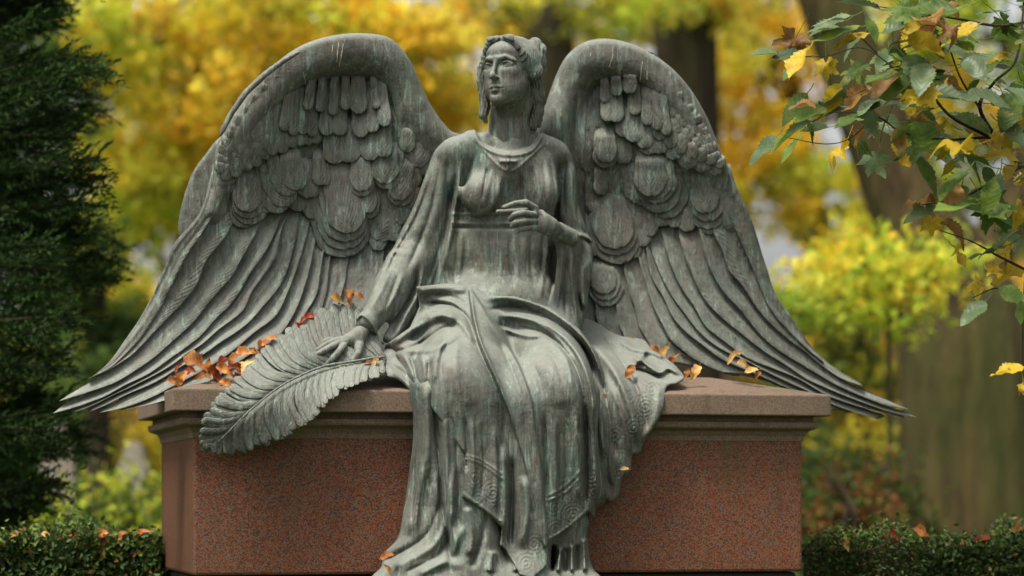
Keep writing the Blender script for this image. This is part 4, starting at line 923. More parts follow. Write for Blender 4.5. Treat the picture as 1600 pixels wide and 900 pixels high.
def leafmat(name, cols, rough=.5, spots=None, trans=.35, veins=True):
    m, nt, b = newmat(name); oi = N(nt, 'ShaderNodeObjectInfo'); uv = N(nt, 'ShaderNodeUVMap')
    ad = N(nt, 'ShaderNodeVectorMath', operation='ADD'); nt.links.new(uv.outputs[0], ad.inputs[0]); nt.links.new(oi.outputs['Random'], ad.inputs[1])
    n1 = noise(nt, ad.outputs[0], 2.2, 4, .6); c = ramp(nt, n1, [(.3+.4*k/(len(cols)-1), q) for k, q in enumerate(cols)])
    hs = N(nt, 'ShaderNodeHueSaturation'); mr = N(nt, 'ShaderNodeMapRange'); mr.inputs['To Min'].default_value = .6; mr.inputs['To Max'].default_value = 1.35
    nt.links.new(oi.outputs['Random'], mr.inputs[0]); nt.links.new(mr.outputs[0], hs.inputs['Value']); nt.links.new(c, hs.inputs['Color']); c = hs.outputs[0]
    if spots: c = mix(nt, ramp(nt, noise(nt, ad.outputs[0], 7, 3, .6), [(.60, 0), (.68, .8)]), c, spots)
    w = N(nt, 'ShaderNodeTexWave', wave_type='BANDS', bands_direction='DIAGONAL'); w.inputs['Scale'].default_value = 4.2; w.inputs['Distortion'].default_value = 4; w.inputs['Detail'].default_value = 2; nt.links.new(uv.outputs[0], w.inputs['Vector'])
    c = mix(nt, ramp(nt, w.outputs['Fac'], [(.88, 0), (1, .18)]), c, tuple(min(1, q*1.5) for q in cols[-1]))
    nt.links.new(c, b.inputs['Base Color']); b.inputs['Roughness'].default_value = rough
    t = N(nt, 'ShaderNodeBsdfTranslucent'); nt.links.new(c, t.inputs[0]); ms = N(nt, 'ShaderNodeMixShader'); ms.inputs[0].default_value = trans
    nt.links.new(b.outputs[0], ms.inputs[1]); nt.links.new(t.outputs[0], ms.inputs[2]); nt.links.new(ms.outputs[0], nt.nodes['Material Output'].inputs[0])
    bump(nt, b, w.outputs['Fac'], .10, .01)
    return m
L_ORANGE = leafmat('dead_leaf_orange', [(.20, .07, .025), (.40, .15, .04), (.55, .27, .08)], .55, (.16, .03, .01), .25)
L_PALE = leafmat('dead_leaf_pale', [(.50, .27, .08), (.66, .43, .16)], .6, (.30, .12, .03), .25)
L_RED = leafmat('dead_leaf_red', [(.20, .03, .012), (.36, .08, .03)], .5, None, .25)
def leaf_mesh(seed, lobes=0, curl=.3, crumple=.1, wid=.42, teeth=True):
    """unit-long leaf along +X, face +Z, base at the origin"""
    r = np.random.default_rng(seed); n = 21; t = np.linspace(0, 1, n); half = wid*np.sin(np.pi*t**.8)**.85*(1-.25*t)
    if teeth: half = half*np.where(np.arange(n) % 2 == 0, 1.0, .84)
    if lobes: half = half*(1+.40*np.abs(np.sin(t*np.pi*lobes))**1.0-.2)
    half[0] = half[-1] = .004; vs = np.array([-1, -.55, 0, .55, 1]); V = []
    for i in range(n):
        for v in vs: V.append((t[i]+.12*abs(v)*half[i]*(1), v*half[i], 0))
    V = np.array(V); x, y = V[:, 0].copy(), V[:, 1].copy()
    ph = r.uniform(0, 6, 6)
    z = abs(y)*.35*curl*2 + crumple*(np.sin(x*6+ph[0])*np.cos(y*9+ph[1])*.5+np.sin(x*13+ph[2]+y*8)*.25) - curl*.55*x**2 + np.sign(y)*crumple*.7*np.sin(x*8+ph[3])*abs(y)*2
    V[:, 2] = z
    k = curl*2.2; # roll sides upward
    V[:, 1] = np.sin(y*k*1.4)/(k*1.4) if k > .05 else y; V[:, 2] += (1-np.cos(y*k*1.4))/(k*1.4) if k > .05 else 0
    Fc = [(i*5+j, (i+1)*5+j, (i+1)*5+j+1, i*5+j+1) for i in range(n-1) for j in range(4)]
    # stalk
    b = len(V); st = []
    for q, xx in enumerate((0.02, -.12, -.28)):
        for a in range(3): st.append((xx, .012*math.cos(a*2.094), .012*math.sin(a*2.094)+(.05 if q == 2 else 0)))
    V = np.vstack([V, st])
    for q in range(2):
        for a in range(3): Fc.append((b+q*3+a, b+q*3+(a+1) % 3, b+q*3+3+(a+1) % 3, b+q*3+3+a))
    me = bpy.data.meshes.new('leaf'); me.from_pydata(V.tolist(), [], Fc); uvl = me.uv_layers.new(name='UVMap')
    for l in me.loops:
        vv = me.vertices[l.vertex_index].co; i = l.vertex_index
        uvl.data[l.index].uv = (float(V[i, 0]), abs(float(V[i, 1])))
    me.shade_smooth(); me.update(); return me
DEAD = {}
for key, m in (('o', L_ORANGE), ('p', L_PALE), ('r', L_RED)):
    DEAD[key] = []
    for q in range(5):
        me = leaf_mesh(100+q+ord(key), lobes=(3 if q % 2 else 0), curl=.35+.13*q, crumple=.16, wid=.36); me.materials.append(m); DEAD[key].append(me)
def palmate_mesh(seed, curl=.2, crumple=.05):
    """five-lobed leaf, base at the origin, tip at +X"""
    r = np.random.default_rng(seed); n = 46; th = np.linspace(-2.75, 2.75, n); R = np.zeros(n)
    for a, l, w in ((0, .66, .42), (.85, .60, .40), (-.85, .60, .40), (1.75, .46, .38), (-1.75, .46, .38)): R = np.maximum(R, l*np.exp(-(np.abs(th-a)/w)**1.6))
    R = np.maximum(R, .40-.05*np.abs(th))*np.where(np.arange(n) % 2 == 0, 1.05, .90)*r.uniform(.93, 1.07, n)
    V = [(.34, 0, 0)]
    for q in (.35, .7, 1.0):
        for k in range(n): V.append((.34+q*R[k]*math.cos(th[k]), q*R[k]*math.sin(th[k]), 0))
    V = np.array(V); x, y = V[:, 0]-.34, V[:, 1]; rad = np.hypot(x, y); an = np.arctan2(y, x); ph = r.uniform(0, 6, 4)
    V[:, 2] = -curl*rad**2*1.3+crumple*np.cos(an*3.7)*rad+crumple*1.6*np.sin(x*7+ph[0])*np.sin(y*7+ph[1])+np.abs(y)*curl*.4
    Fc = [(0, 1+k, 2+k) for k in range(n-1)]
    for q in range(2):
        o = 1+q*n; Fc += [(o+k, o+n+k, o+n+k+1, o+k+1) for k in range(n-1)]
    b = len(V); st = []
    for q, xx in enumerate((.33, .0, -.35)):
        for a in range(3): st.append((xx, .010*math.cos(a*2.094), .010*math.sin(a*2.094)+(.08 if q == 2 else -.01)))
    V = np.vstack([V, st])
    for q in range(2):
        for a in range(3): Fc.append((b+q*3+a, b+q*3+(a+1) % 3, b+q*3+3+(a+1) % 3, b+q*3+3+a))
    me = bpy.data.meshes.new('leaf'); me.from_pydata(V.tolist(), [], Fc); uvl = me.uv_layers.new(name='UVMap')
    for l in me.loops:
        i = l.vertex_index; x, y = V[i, 0]-.34, V[i, 1]; uvl.data[l.index].uv = (math.hypot(x, y), abs(((math.atan2(y, x)/.85+.5) % 1)-.5)*math.hypot(x, y))
    me.shade_smooth(); me.update(); return me
def place(me, name, loc, size, dirv, up, parent=None):
    x = Vector(dirv).normalized(); z = Vector(up); z = (z-x*z.dot(x)).normalized(); y = z.cross(x)
    M = Matrix((x, y, z)).transposed().to_4x4(); M.translation = Vector(loc) if parent is None else Vector(loc)-Vector(root_of(parent).location)
    o = bpy.data.objects.new(name, me); COL.objects.link(o)
    if parent is not None: o.parent = parent
    o.matrix_local = M @ Matrix.Scale(size, 4); return o
fl = np.random.default_rng(12)
def capz(d): return zcap1+.085*min(max((d+.092)/.392, 0), 1)
FALLEN = [
 (270, 596, 22, .02, 'o', 'small orange leaf at the far left end of the leaf heap, by the cap corner'), (283, 590, 26, .02, 'o', 'orange leaf lying on the cap corner below the left wing tip feathers'),
 (278, 574, 18, .08, 'r', 'dark red sliver of leaf at the upper left edge of the leaf heap'), (306, 566, 44, .08, 'o', 'biggest, brightest orange leaf standing up at the left of the leaf heap'),
 (294, 582, 24, .06, 'r', 'crimson leaf just below the big bright leaf of the heap'), (326, 574, 30, .08, 'o', 'orange leaf just right of the big bright leaf of the heap'),
 (316, 588, 26, .05, 'o', 'flat orange leaf at the lower middle of the leaf heap'), (336, 584, 28, .05, 'r', 'dark red leaf low in the middle of the leaf heap'),
 (350, 578, 30, .06, 'o', 'curled orange leaf in the middle of the leaf heap'), (354, 601, 26, .0, 'o', 'orange-red leaf lowest of the heap, against the plume'),
 (346, 566, 24, .1, 'r', 'brown-red leaf at the top middle of the leaf heap'), (366, 574, 26, .06, 'r', 'dark brown leaf at the right of the leaf heap'),
 (364, 561, 26, .1, 'o', 'orange leaf on top of the heap against the wing feathers'), (380, 573, 30, .05, 'p', 'pale pinkish leaf at the right end of the leaf heap'),
 (382, 550, 28, .1, 'o', 'orange leaf above the right end of the heap, against the wing'), (372, 588, 18, .0, 'r', 'small dark red leaf touching the plume edge below the pale leaf'),
 (398, 549, 20, .08, 'o', 'small brown leaf between the heap and the upper pair of leaves'), (410, 542, 26, .07, 'o', 'brown leaf under the leaf that leans on the plume edge'),
 (419, 531, 26, .06, 'o', 'orange leaf leaning on the upper edge of the plume left of the hand'),
 (480, 496, 24, .14, 'r', 'red leaf lying on top of the plume below the long inner feathers'), (468, 510, 16, .12, 'r', 'faint reddish leaf just below the red leaf on the plume'),
 (526, 467, 26, .17, 'p', 'pale orange leaf above the plume, left one beside the sleeve'), (545, 462, 26, .17, 'o', 'orange leaf pointing up in the nook beside the sleeve'),
 (560, 462, 20, .17, 'o', 'golden leaf in the nook, touching the sleeve'), (570, 568, 20, .0, 'o', 'orange leaf on the plume just right of the thumb'), (586, 567, 18, -.01, 'p', 'pale leaf at the end of the plume near the thumb'),
 (952, 542, 12, .42, 'o', 'tiny orange leaf by the lap cloth, leftmost on the right side'), (970, 535, 22, .42, 'o', 'orange leaf under the small inner feathers of the right wing'), (986, 534, 18, .42, 'o', 'orange leaf tucked behind the crumpled cloth fold'),
 (1022, 546, 24, .30, 'o', 'upper orange leaf of the row behind the crumpled cloth'), (1037, 553, 32, .26, 'p', 'long pale orange leaf in the row behind the crumpled cloth'), (1052, 560, 20, .20, 'o', 'lowest orange leaf of the row behind the crumpled cloth'),
 (984, 580, 26, -.03, 'o', 'orange leaf hanging on the front of the crumpled cloth'), (1073, 583, 18, .06, 'o', 'orange leaf on the cap beside the end of the cloth'), (1087, 580, 26, .08, 'p', 'pale star-shaped leaf on the cap right of the cloth'),
 (1146, 557, 26, .16, 'p', 'pale yellow leaf lying on the lowest feather of the right wing'), (1162, 569, 24, .13, 'p', 'pale leaf right below the one on the lowest wing feather'), (1174, 578, 22, .10, 'p', 'pale leaf sliding off the lowest feather onto the cap'), (1184, 585, 16, .09, 'o', 'small orange leaf on the cap at the right end of its row'),
 (976, 732, 14, -.16, 'p', 'small yellowish leaf caught under the hanging cloth end'), (604, 868, 22, -.34, 'o', 'orange leaf on the robe hem at the left foot of the statue'), (606, 889, 16, -.36, 'p', 'pale leaf on the robe hem at the bottom left of the statue')]
for px, py, sz, d, k, lab in FALLEN:
    q = DEAD[k][int(fl.integers(5))]; a = fl.uniform(0, 6.28); s = sz/400*1.05
    dv = Vector((math.cos(a), -.35*abs(math.sin(a)), .55*math.sin(a))); c = Vector(PD(px, py, d-.02).tolist())
    up = Vector((fl.normal(0, .35), -.9, .75))
    o = place(q, 'fallen_leaf', c-dv.normalized()*s*.5, s, dv, up); tag(o, lab, 'leaf', 'fallen leaves on the tomb')

# ================= GARDEN =================
def soil_mat(name, a, b_, sc=3):
    m, nt, b = newmat(name); c = ramp(nt, noise(nt, pos(nt), sc, 8, .7), [(.35, a), (.65, b_)]); nt.links.new(c, b.inputs['Base Color']); b.inputs['Roughness'].default_value = .95
    bump(nt, b, noise(nt, pos(nt), 25, 6, .7), .6, .03); return m
def ground():
    n = 90; xs = np.sinh(np.linspace(-4.2, 4.2, n))*6; ys = -14+np.r_[0, np.cumsum(np.geomspace(.6, 14, n-1))]
    X, Y = np.meshgrid(xs, ys, indexing='ij'); r = np.random.default_rng(2)
    Z = .02*np.sin(X*1.3)*np.cos(Y*.9)*(np.abs(Y-1) > 2)+.0*X
    V = np.stack([X, Y, Z], -1).reshape(-1, 3); i, j = np.meshgrid(np.arange(n-1), np.arange(n-1), indexing='ij'); a = (i*n+j).ravel()
    o = link('lawn', mesh(V, np.stack([a, a+n, a+n+1, a+1], 1)), soil_mat('lawn', (.035, .06, .015), (.07, .085, .02))); o['kind'] = 'structure'
ground()
def foliage_mat(name, trans=.4, rough=.5):
    m, nt, b = newmat(name); a = N(nt, 'ShaderNodeAttribute', attribute_name='tint'); c = a.outputs['Color']
    nt.links.new(c, b.inputs['Base Color']); b.inputs['Roughness'].default_value = rough
    t = N(nt, 'ShaderNodeBsdfTranslucent'); nt.links.new(c, t.inputs[0]); ms = N(nt, 'ShaderNodeMixShader'); ms.inputs[0].default_value = trans
    nt.links.new(b.outputs[0], ms.inputs[1]); nt.links.new(t.outputs[0], ms.inputs[2]); nt.links.new(ms.outputs[0], nt.nodes['Material Output'].inputs[0]); return m
FOL = foliage_mat('leaf_mass', .55, .6); 
PAL = {'gold': [(.88, .66, .05), (.90, .74, .10), (.74, .72, .10), (.86, .48, .03), (.70, .66, .06), (.84, .56, .03), (.50, .48, .05)], 'orange': [(.86, .56, .05), (.80, .42, .03), (.88, .72, .08), (.88, .60, .06), (.64, .56, .05), (.52, .34, .04), (.40, .38, .05)],
       'lime': [(.62, .68, .06), (.42, .56, .05), (.82, .76, .08), (.28, .42, .04)], 'green': [(.05, .11, .02), (.08, .15, .03), (.035, .07, .015), (.12, .18, .04)],
       'olive': [(.26, .28, .05), (.42, .38, .06), (.16, .20, .03)], 'dark': [(.010, .028, .007), (.018, .045, .010), (.03, .065, .014)], 'rust': [(.28, .09, .03), (.36, .15, .05), (.2, .06, .02)], 'hedge': [(.03, .06, .015), (.05, .09, .02), (.08, .11, .025), (.025, .045, .012)]}
def leaf_cloud(name, C, size, cols, parent, seed=0, flat=.0, kind=None, aspect=.55, droop=0, mat=None, label=None, dirs=None):
    """C: (n,3) leaf centres; cols (n,3). every leaf a folded pair of quads"""
    r = np.random.default_rng(seed); n = len(C); sz = np.asarray(size)*r.uniform(.7, 1.25, n)
    d = r.normal(size=(n, 3)) if dirs is None else dirs+r.normal(0, .25, (n, 3)); d[:, 2] -= droop; d /= np.linalg.norm(d, axis=1)[:, None]
    w = r.normal(size=(n, 3)); w -= (w*d).sum(1)[:, None]*d; w /= np.linalg.norm(w, axis=1)[:, None]+1e-9; nn = np.cross(d, w)
    s = sz[:, None]; a = aspect
    V = np.stack([C-d*s*.5, C-d*s*.05+w*s*a*.5+nn*s*.12, C+d*s*.5, C-d*s*.05-w*s*a*.5+nn*s*.12], 1).reshape(-1, 3)
    k = np.arange(n)*4; Q = np.concatenate([np.stack([k, k+1, k+2], 1), np.stack([k, k+2, k+3], 1)])
    base = np.array(root_of(parent).location) if parent is not None else 0
    me = mesh(V-base, Q, name); at = me.color_attributes.new('tint', 'FLOAT_COLOR', 'POINT')
    cc = np.repeat(np.c_[cols*r.uniform(.75, 1.2, n)[:, None], np.ones(n)], 4, 0).astype(np.float32); at.data.foreach_set('color', cc.ravel())
    o = link(name, me, mat or FOL, parent, smooth=False)
    if kind: o['kind'] = kind
    if label: o['label'] = label
    return o
HED = foliage_mat('hedge_leaf', .25, .5)
NEED = foliage_mat('needle', .2, .8)
def pick_cols(r, names, n): 
    pal = np.array(sum([PAL[k] for k in names], [])); return pal[r.integers(len(pal), size=n)]
def bark(name, a, b_, mossy=.3):
    m, nt, b = newmat(name); st = noise(nt, pos(nt, (1, 1, .16)), 9, 8, .7, .4); c = ramp(nt, st, [(.35, a), (.65, b_)])
    c = mix(nt, ramp(nt, noise(nt, pos(nt, (1, 1, .35)), 1.6, 4, .6), [(.42, 0), (.62, mossy*2)]), c, (.065, .075, .018))
    nt.links.new(c, b.inputs['Base Color']); b.inputs['Roughness'].default_value = .9; bump(nt, b, st, .9, .06); return m
BARK = bark('bark', (.014, .010, .004), (.115, .080, .030)); BARK_D = bark('dark_bark', (.018, .014, .010), (.05, .036, .022), .15)
def join(parts):
    Vs, Qs, o = [], [], 0
    for V, Q in parts: Vs.append(V); Qs.append(Q+o); o += len(V)
    return np.vstack(Vs), np.vstack(Qs)
def X(px, py, y): return P(px, py, y)
def tree(label, base_px, y, trunk, crowns, barkm, seed, leaf=.13, group='trees of the park behind the tomb', name='tree', cat='tree'):
    """trunk: [(px,py,halfwidth px)] from the ground up; crowns: [(px,py,rx,rz px, depth m, n leaves, palettes)]"""
    r = np.random.default_rng(seed); s = (D0+y)/F
    pts = [X(a, b, y) for a, b, _ in trunk]; rs = [w*s for _, _, w in trunk]; pts[0][2] = -.1
    e = empty(name, (float(pts[0][0]), float(pts[0][1]), 0), label, cat, group)
    tv, tq = tube(pts, rs, 48, .035, seed); part('trunk', tv, tq, barkm, e)
    limbs = []; Cs = []; Ks = []
    for cx, cy, rx, rz, dep, n, pal in crowns:
        c = X(cx, cy, y); 
        j = min(range(len(pts)), key=lambda k: abs(pts[k][2]-(c[2]-1.0))); j = max(1, j)
        a = np.array(pts[j]); limbs.append(tube([a, (a+c)/2+np.array([0, 0, .15]), c], [rs[j]*.45, rs[j]*.3, .03], 8, .05, seed))
        n = int(n*.56); nc = max(6, n//60); cl = r.normal(size=(nc, 3)); cl /= np.linalg.norm(cl, axis=1)[:, None]; cl *= r.uniform(.2, 1, nc)[:, None]**.5
        cl = c+cl*np.array([rx*s, dep, rz*s]); hue = pick_cols(r, pal, nc)
        for q in range(0, nc, 4): limbs.append(tube([c, (c+cl[q])/2+r.normal(0, .08, 3), cl[q]], [.035, .022, .008], 5, 0, seed))
        k = r.integers(nc, size=n); sp = r.normal(0, 1, (n, 3))*np.array([.30, .36, .17])*max(.5, min(1.3, rx*s*.45))
        Cs.append(cl[k]+sp); Ks.append(hue[k]*.75+pick_cols(r, pal, n)*.25)
    if limbs: V, Q = join(limbs); part('limbs', V, Q, barkm, e)
    if Cs:
        C_ = np.vstack(Cs); ok = C_[:, 2] > .15; leaf_cloud('crown', C_[ok], leaf, np.vstack(Ks)[ok], e, seed, droop=.3, kind='stuff')
    return e
# orange-gold beeches behind the left wing
tree('gold and orange beech behind the left wing, filling the top left of the photo', 480, 13, [(560, 800, 34), (556, 400, 26), (530, 0, 20), (520, -200, 14)],
     [(250, 60, 190, 110, 1.6, 5200, ['gold', 'orange', 'lime']), (480, 40, 190, 100, 1.6, 5000, ['gold', 'orange', 'lime']), (120, 120, 60, 90, 1.0, 900, ['olive', 'green']), (330, 190, 130, 110, 1.4, 3600, ['gold', 'orange']), (640, 90, 120, 110, 1.4, 3300, ['gold', 'orange', 'olive', 'green']), (230, 300, 90, 80, 1.2, 2000, ['gold', 'lime']), (650, 180, 80, 60, 1, 1300, ['orange', 'gold'])], BARK_D, 21)
tree('yellow-green tree between the dark conifer and the left wing', 240, 19, [(330, 800, 16), (300, 500, 13), (260, 250, 10), (250, 50, 7)],
     [(215, 380, 100, 120, 1.2, 2600, ['lime', 'gold']), (160, 210, 110, 110, 1.2, 2400, ['gold', 'lime', 'olive']), (270, 250, 80, 90, 1.2, 1600, ['lime', 'olive', 'gold']), (200, 500, 80, 60, 1, 1100, ['olive', 'green']), (318, 165, 34, 34, .4, 500, ['green', 'olive']), (280, 225, 36, 36, .4, 520, ['green']), (245, 290, 36, 40, .4, 560, ['green', 'dark']), (212, 355, 34, 40, .4, 500, ['green', 'dark'])], BARK, 22)
tree('dark-stemmed tree rising just behind the angel head', 860, 16, [(862, 800, 46), (862, 300, 42), (856, 60, 38), (835, -100, 34)],
     [(760, 20, 90, 70, 1.4, 1900, ['gold', 'olive']), (960, 20, 90, 50, 1.4, 1800, ['olive', 'gold', 'lime']), (740, 140, 50, 60, 1, 700, ['gold', 'orange'])], BARK_D, 23)
tree('broad dark-stemmed tree behind the top of the right wing', 1070, 15, [(1075, 800, 56), (1075, 400, 52), (1072, 100, 50), (1068, -100, 48)],
     [(1080, 20, 90, 40, 1.2, 1500, ['olive', 'orange', 'lime'])], BARK_D, 24)
tree('golden maple behind the gap between right wing and leaning trunk', 1200, 17, [(1330, 800, 22), (1310, 500, 18), (1250, 200, 14), (1220, 0, 10)],
     [(1190, 120, 110, 100, 1.3, 3300, ['gold', 'orange']), (1190, 280, 90, 100, 1.3, 2600, ['gold', 'orange', 'lime']), (1280, 330, 110, 90, 1.3, 2600, ['gold', 'lime']), (1150, 30, 80, 60, 1, 1400, ['olive', 'gold']), (1450, 200, 120, 160, 1.2, 3000, ['lime', 'gold', 'olive']), (1400, 60, 100, 90, 1.2, 2200, ['lime', 'olive', 'gold']), (1560, 60, 130, 110, 1.2, 2800, ['lime', 'olive', 'green']), (1580, 280, 120, 130, 1.2, 2800, ['lime', 'olive', 'green'])], BARK, 25)
tree('yellow-green bushy tree low behind the right wing tip', 1330, 12, [(1350, 800, 12), (1345, 600, 10), (1340, 440, 7)],
     [(1310, 440, 90, 70, 1.0, 1500, ['lime', 'gold']), (1420, 430, 90, 50, .8, 1100, ['lime']), (1250, 470, 60, 80, .9, 900, ['lime', 'green']), (1370, 590, 50, 50, .8, 500, ['gold', 'green']), (1300, 560, 90, 90, .9, 1100, ['green', 'olive']), (1340, 680, 60, 50, .6, 400, ['gold', 'orange'])], BARK, 26, leaf=.11)
# big leaning trunk on the right
tree('thick mossy tree trunk on the right, leaning left as it rises', 1510, 9, [(1522, 810, 118), (1512, 700, 104), (1506, 560, 100), (1490, 470, 88), (1442, 370, 70), (1395, 270, 56), (1345, 140, 50), (1295, 0, 46), (1250, -120, 42)],
     [(1530, -40, 120, 60, 1.0, 900, ['lime', 'green'])], BARK, 27)
V, Q = tube([X(1500, 540, 9.1), X(1555, 380, 9.25), X(1640, 200, 9.6), X(1700, 0, 10)], [.19, .17, .14, .12], 48, .035, 3)
lt = [o for o in SC.objects if o.get('label', '').startswith('thick mossy')][0]; part('fork', V, Q, BARK, lt)
# trunk and stones at the left, half hidden by the conifer
tree('dark upright trunk standing left of the tomb behind the conifer sprays', 155, 11, [(156, 810, 19), (155, 700, 18), (152, 560, 17), (150, 380, 15)], [(20, 60, 90, 110, .9, 2200, ['green', 'dark']), (10, 260, 110, 130, .9, 2600, ['green', 'dark']), (110, 420, 90, 80, .9, 1500, ['green', 'olive']), (190, 560, 80, 50, .7, 900, ['green', 'dark'])], BARK_D, 28)
tree('slender sapling with lime-yellow leaves crossing in front of the leaning trunk', 1380, 7, [(1392, 805, 5), (1390, 650, 4.5), (1388, 520, 4), (1390, 440, 3)], [(1340, 420, 75, 38, .4, 800, ['lime', 'gold']), (1440, 425, 80, 36, .4, 900, ['lime', 'gold']), (1390, 480, 50, 26, .3, 260, ['lime'])], BARK, 34, leaf=.09)
# more of the park to either side and behind the monument
tree('gold beech straight behind the angel, mostly hidden by the wings', 700, 24, [(700, 800, 20), (700, 400, 17), (705, 100, 13), (700, 0, 10)], [(620, 330, 120, 120, 1.6, 2000, ['gold', 'lime']), (820, 300, 120, 140, 1.6, 2200, ['gold', 'orange']), (1000, 280, 120, 140, 1.6, 2200, ['olive', 'gold']), (440, 420, 130, 120, 1.6, 2000, ['lime', 'olive'])], BARK_D, 31)
tree('tree beyond the left edge of the photo behind the conifer', -330, 20, [(-330, 800, 26), (-330, 400, 22), (-325, 100, 16), (-320, -60, 12)], [(-300, 100, 180, 150, 1.6, 3000, ['gold', 'lime', 'olive']), (-200, 330, 150, 140, 1.6, 2600, ['olive', 'green', 'lime']), (-450, 300, 150, 160, 1.6, 2400, ['gold', 'orange'])], BARK_D, 32)
tree('tree beyond the right edge of the photo behind the leaning trunk', 1900, 19, [(1900, 800, 26), (1900, 400, 22), (1895, 100, 16), (1890, -60, 12)], [(1850, 100, 170, 150, 1.6, 2800, ['lime', 'gold', 'olive']), (1800, 330, 150, 140, 1.6, 2400, ['olive', 'green', 'lime']), (2020, 300, 150, 160, 1.6, 2400, ['gold', 'orange'])], BARK_D, 33)
# shrubs
def shrub(label, px, py_top, y, rx, n, pal, seed, leaf=.07, group='shrubs behind the low hedge'):
    r = np.random.default_rng(seed); s = (D0+y)/F; c = X(px, py_top, y); h = c[2]; e = empty('shrub', (float(c[0]), y, 0), label, 'shrub', group)
    st = [tube([(c[0]+r.normal(0, .1), y+r.normal(0, .1), -.02), (c[0]+r.normal(0, rx*s*.3), y+r.normal(0, .2), h*.5), (c[0]+r.normal(0, rx*s*.6), y+r.normal(0, .3), h*.85)], [.02, .014, .006], 6, 0, q) for q in range(9)]
    V, Q = join(st); part('stems', V, Q, BARK_D, e)
    nc = max(8, n//60); a = r.normal(size=(nc, 3)); a /= np.linalg.norm(a, axis=1)[:, None]; a[:, 2] = np.abs(a[:, 2])
    cl = np.array([c[0], y, h*.12])+a*np.array([rx*s, rx*s*.8, h*.8])*r.uniform(.45, 1, nc)[:, None]; hue = pick_cols(r, pal, nc); k = r.integers(nc, size=n)
    C_ = cl[k]+r.normal(0, .12, (n, 3)); ok = C_[:, 2] > .02; leaf_cloud('foliage', C_[ok], leaf, (hue[k]*.7+pick_cols(r, pal, n)*.3)[ok], e, seed, kind='stuff')
for a in (('pale green low bush left of the tomb, behind the left hedge', 60, 760, 5.5, 90, 2600, ['green', 'lime'], 41), ('soft green bush directly beside the left end of the tomb', 200, 735, 7, 70, 2400, ['green', 'lime', 'olive'], 42),
          ('yellowish bush glimpsed between dark trunk and tomb', 232, 640, 14, 50, 1800, ['lime', 'gold', 'olive'], 43), ('deep green bush behind the right end of the tomb', 1290, 660, 8, 80, 2600, ['green', 'dark'], 44),
          ('bush with rusty clusters between tomb and leaning trunk', 1330, 690, 6.5, 60, 1700, ['green', 'rust'], 45), ('dark bush low at the foot of the leaning trunk', 1390, 720, 7.5, 60, 1500, ['green', 'dark', 'olive'], 46),
          ('tall dark evergreen bush behind the right wing tip', 1255, 480, 15, 120, 3600, ['green', 'dark', 'olive'], 47), ('dark evergreen bush behind the lower left feathers', 60, 560, 13, 160, 4200, ['dark', 'green'], 48),
          ('wide dark bush at the right edge behind the trunk', 1640, 500, 13, 150, 3000, ['dark', 'green', 'lime'], 49)): shrub(*a)
# far wood that closes the view
r = np.random.default_rng(5); n = 26000; C_ = np.stack([r.uniform(-26, 26, n), 40+r.uniform(-3, 4, n), 6.3*r.uniform(0, 1, n)**.8], 1)
C_[:, 2] *= .75+.25*np.sin(C_[:, 0]*.5+1)*np.cos(C_[:, 0]*.23)
cell = (np.floor(C_[:, 0]/1.6)*7+np.floor(C_[:, 2]/1.2)*13+np.floor(C_[:, 0]*.37)*3).astype(int); cr = np.random.default_rng(6); tab = pick_cols(cr, ['gold', 'green', 'lime', 'olive', 'dark', 'orange', 'green'], 997)
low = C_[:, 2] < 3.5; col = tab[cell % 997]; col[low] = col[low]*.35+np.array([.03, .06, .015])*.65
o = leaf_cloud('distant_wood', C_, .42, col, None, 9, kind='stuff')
# gravestones
STONE = soil_mat('old_sandstone', (.20, .17, .13), (.34, .30, .24), 2)
def stone(px0, px1, top, y, label, w2=.12):
    a = X(px0, top, y); b = X(px1, top, y); x0, x1, h = a[0], b[0], a[2]; n = 10; prof = [(x0, 0), (x0, h*.84), (x0+(x1-x0)*.12, h*.86)]
    prof += [(x0+(x1-x0)*(.5-.38*math.cos(math.pi*t)), h*.86+h*.14*math.sin(math.pi*t)) for t in np.linspace(0.08, .92, 9)]
    prof += [(x1-(x1-x0)*.12, h*.86), (x1, h*.84), (x1, 0)]; m = len(prof)
    e = empty('gravestone', (float((x0+x1)/2), y, 0), label, 'gravestone', 'old gravestones left of the tomb')
    V = [(p, y-w2/2, q) for p, q in prof]+[(p, y+w2/2, q) for p, q in prof]; Fc = [tuple(range(m)), tuple(range(2*m-1, m-1, -1))]+[((i+1) % m, i, m+i, m+(i+1) % m) for i in range(m)]
    o = part('slab', V, Fc, STONE, e, smooth=False); md = o.modifiers.new('edge', 'BEVEL'); md.width = .012; md.segments = 2
    xa, xb = x0-.06, x1+.06; V = [(p, q, z_) for z_ in (0, .14) for p, q in ((xa, y-.16), (xb, y-.16), (xb, y+.16), (xa, y+.16))]
    o = part('base', V, [(3, 2, 1, 0), (4, 5, 6, 7), (0, 1, 5, 4), (1, 2, 6, 5), (2, 3, 7, 6), (3, 0, 4, 7)], STONE, e, smooth=False); md = o.modifiers.new('edge', 'BEVEL'); md.width = .015
stone(66, 118, 660, 9, 'pale upright gravestone left of the dark trunk, half behind conifer sprays'); stone(188, 232, 690, 10, 'beige gravestone right of the dark trunk, next to the tomb')
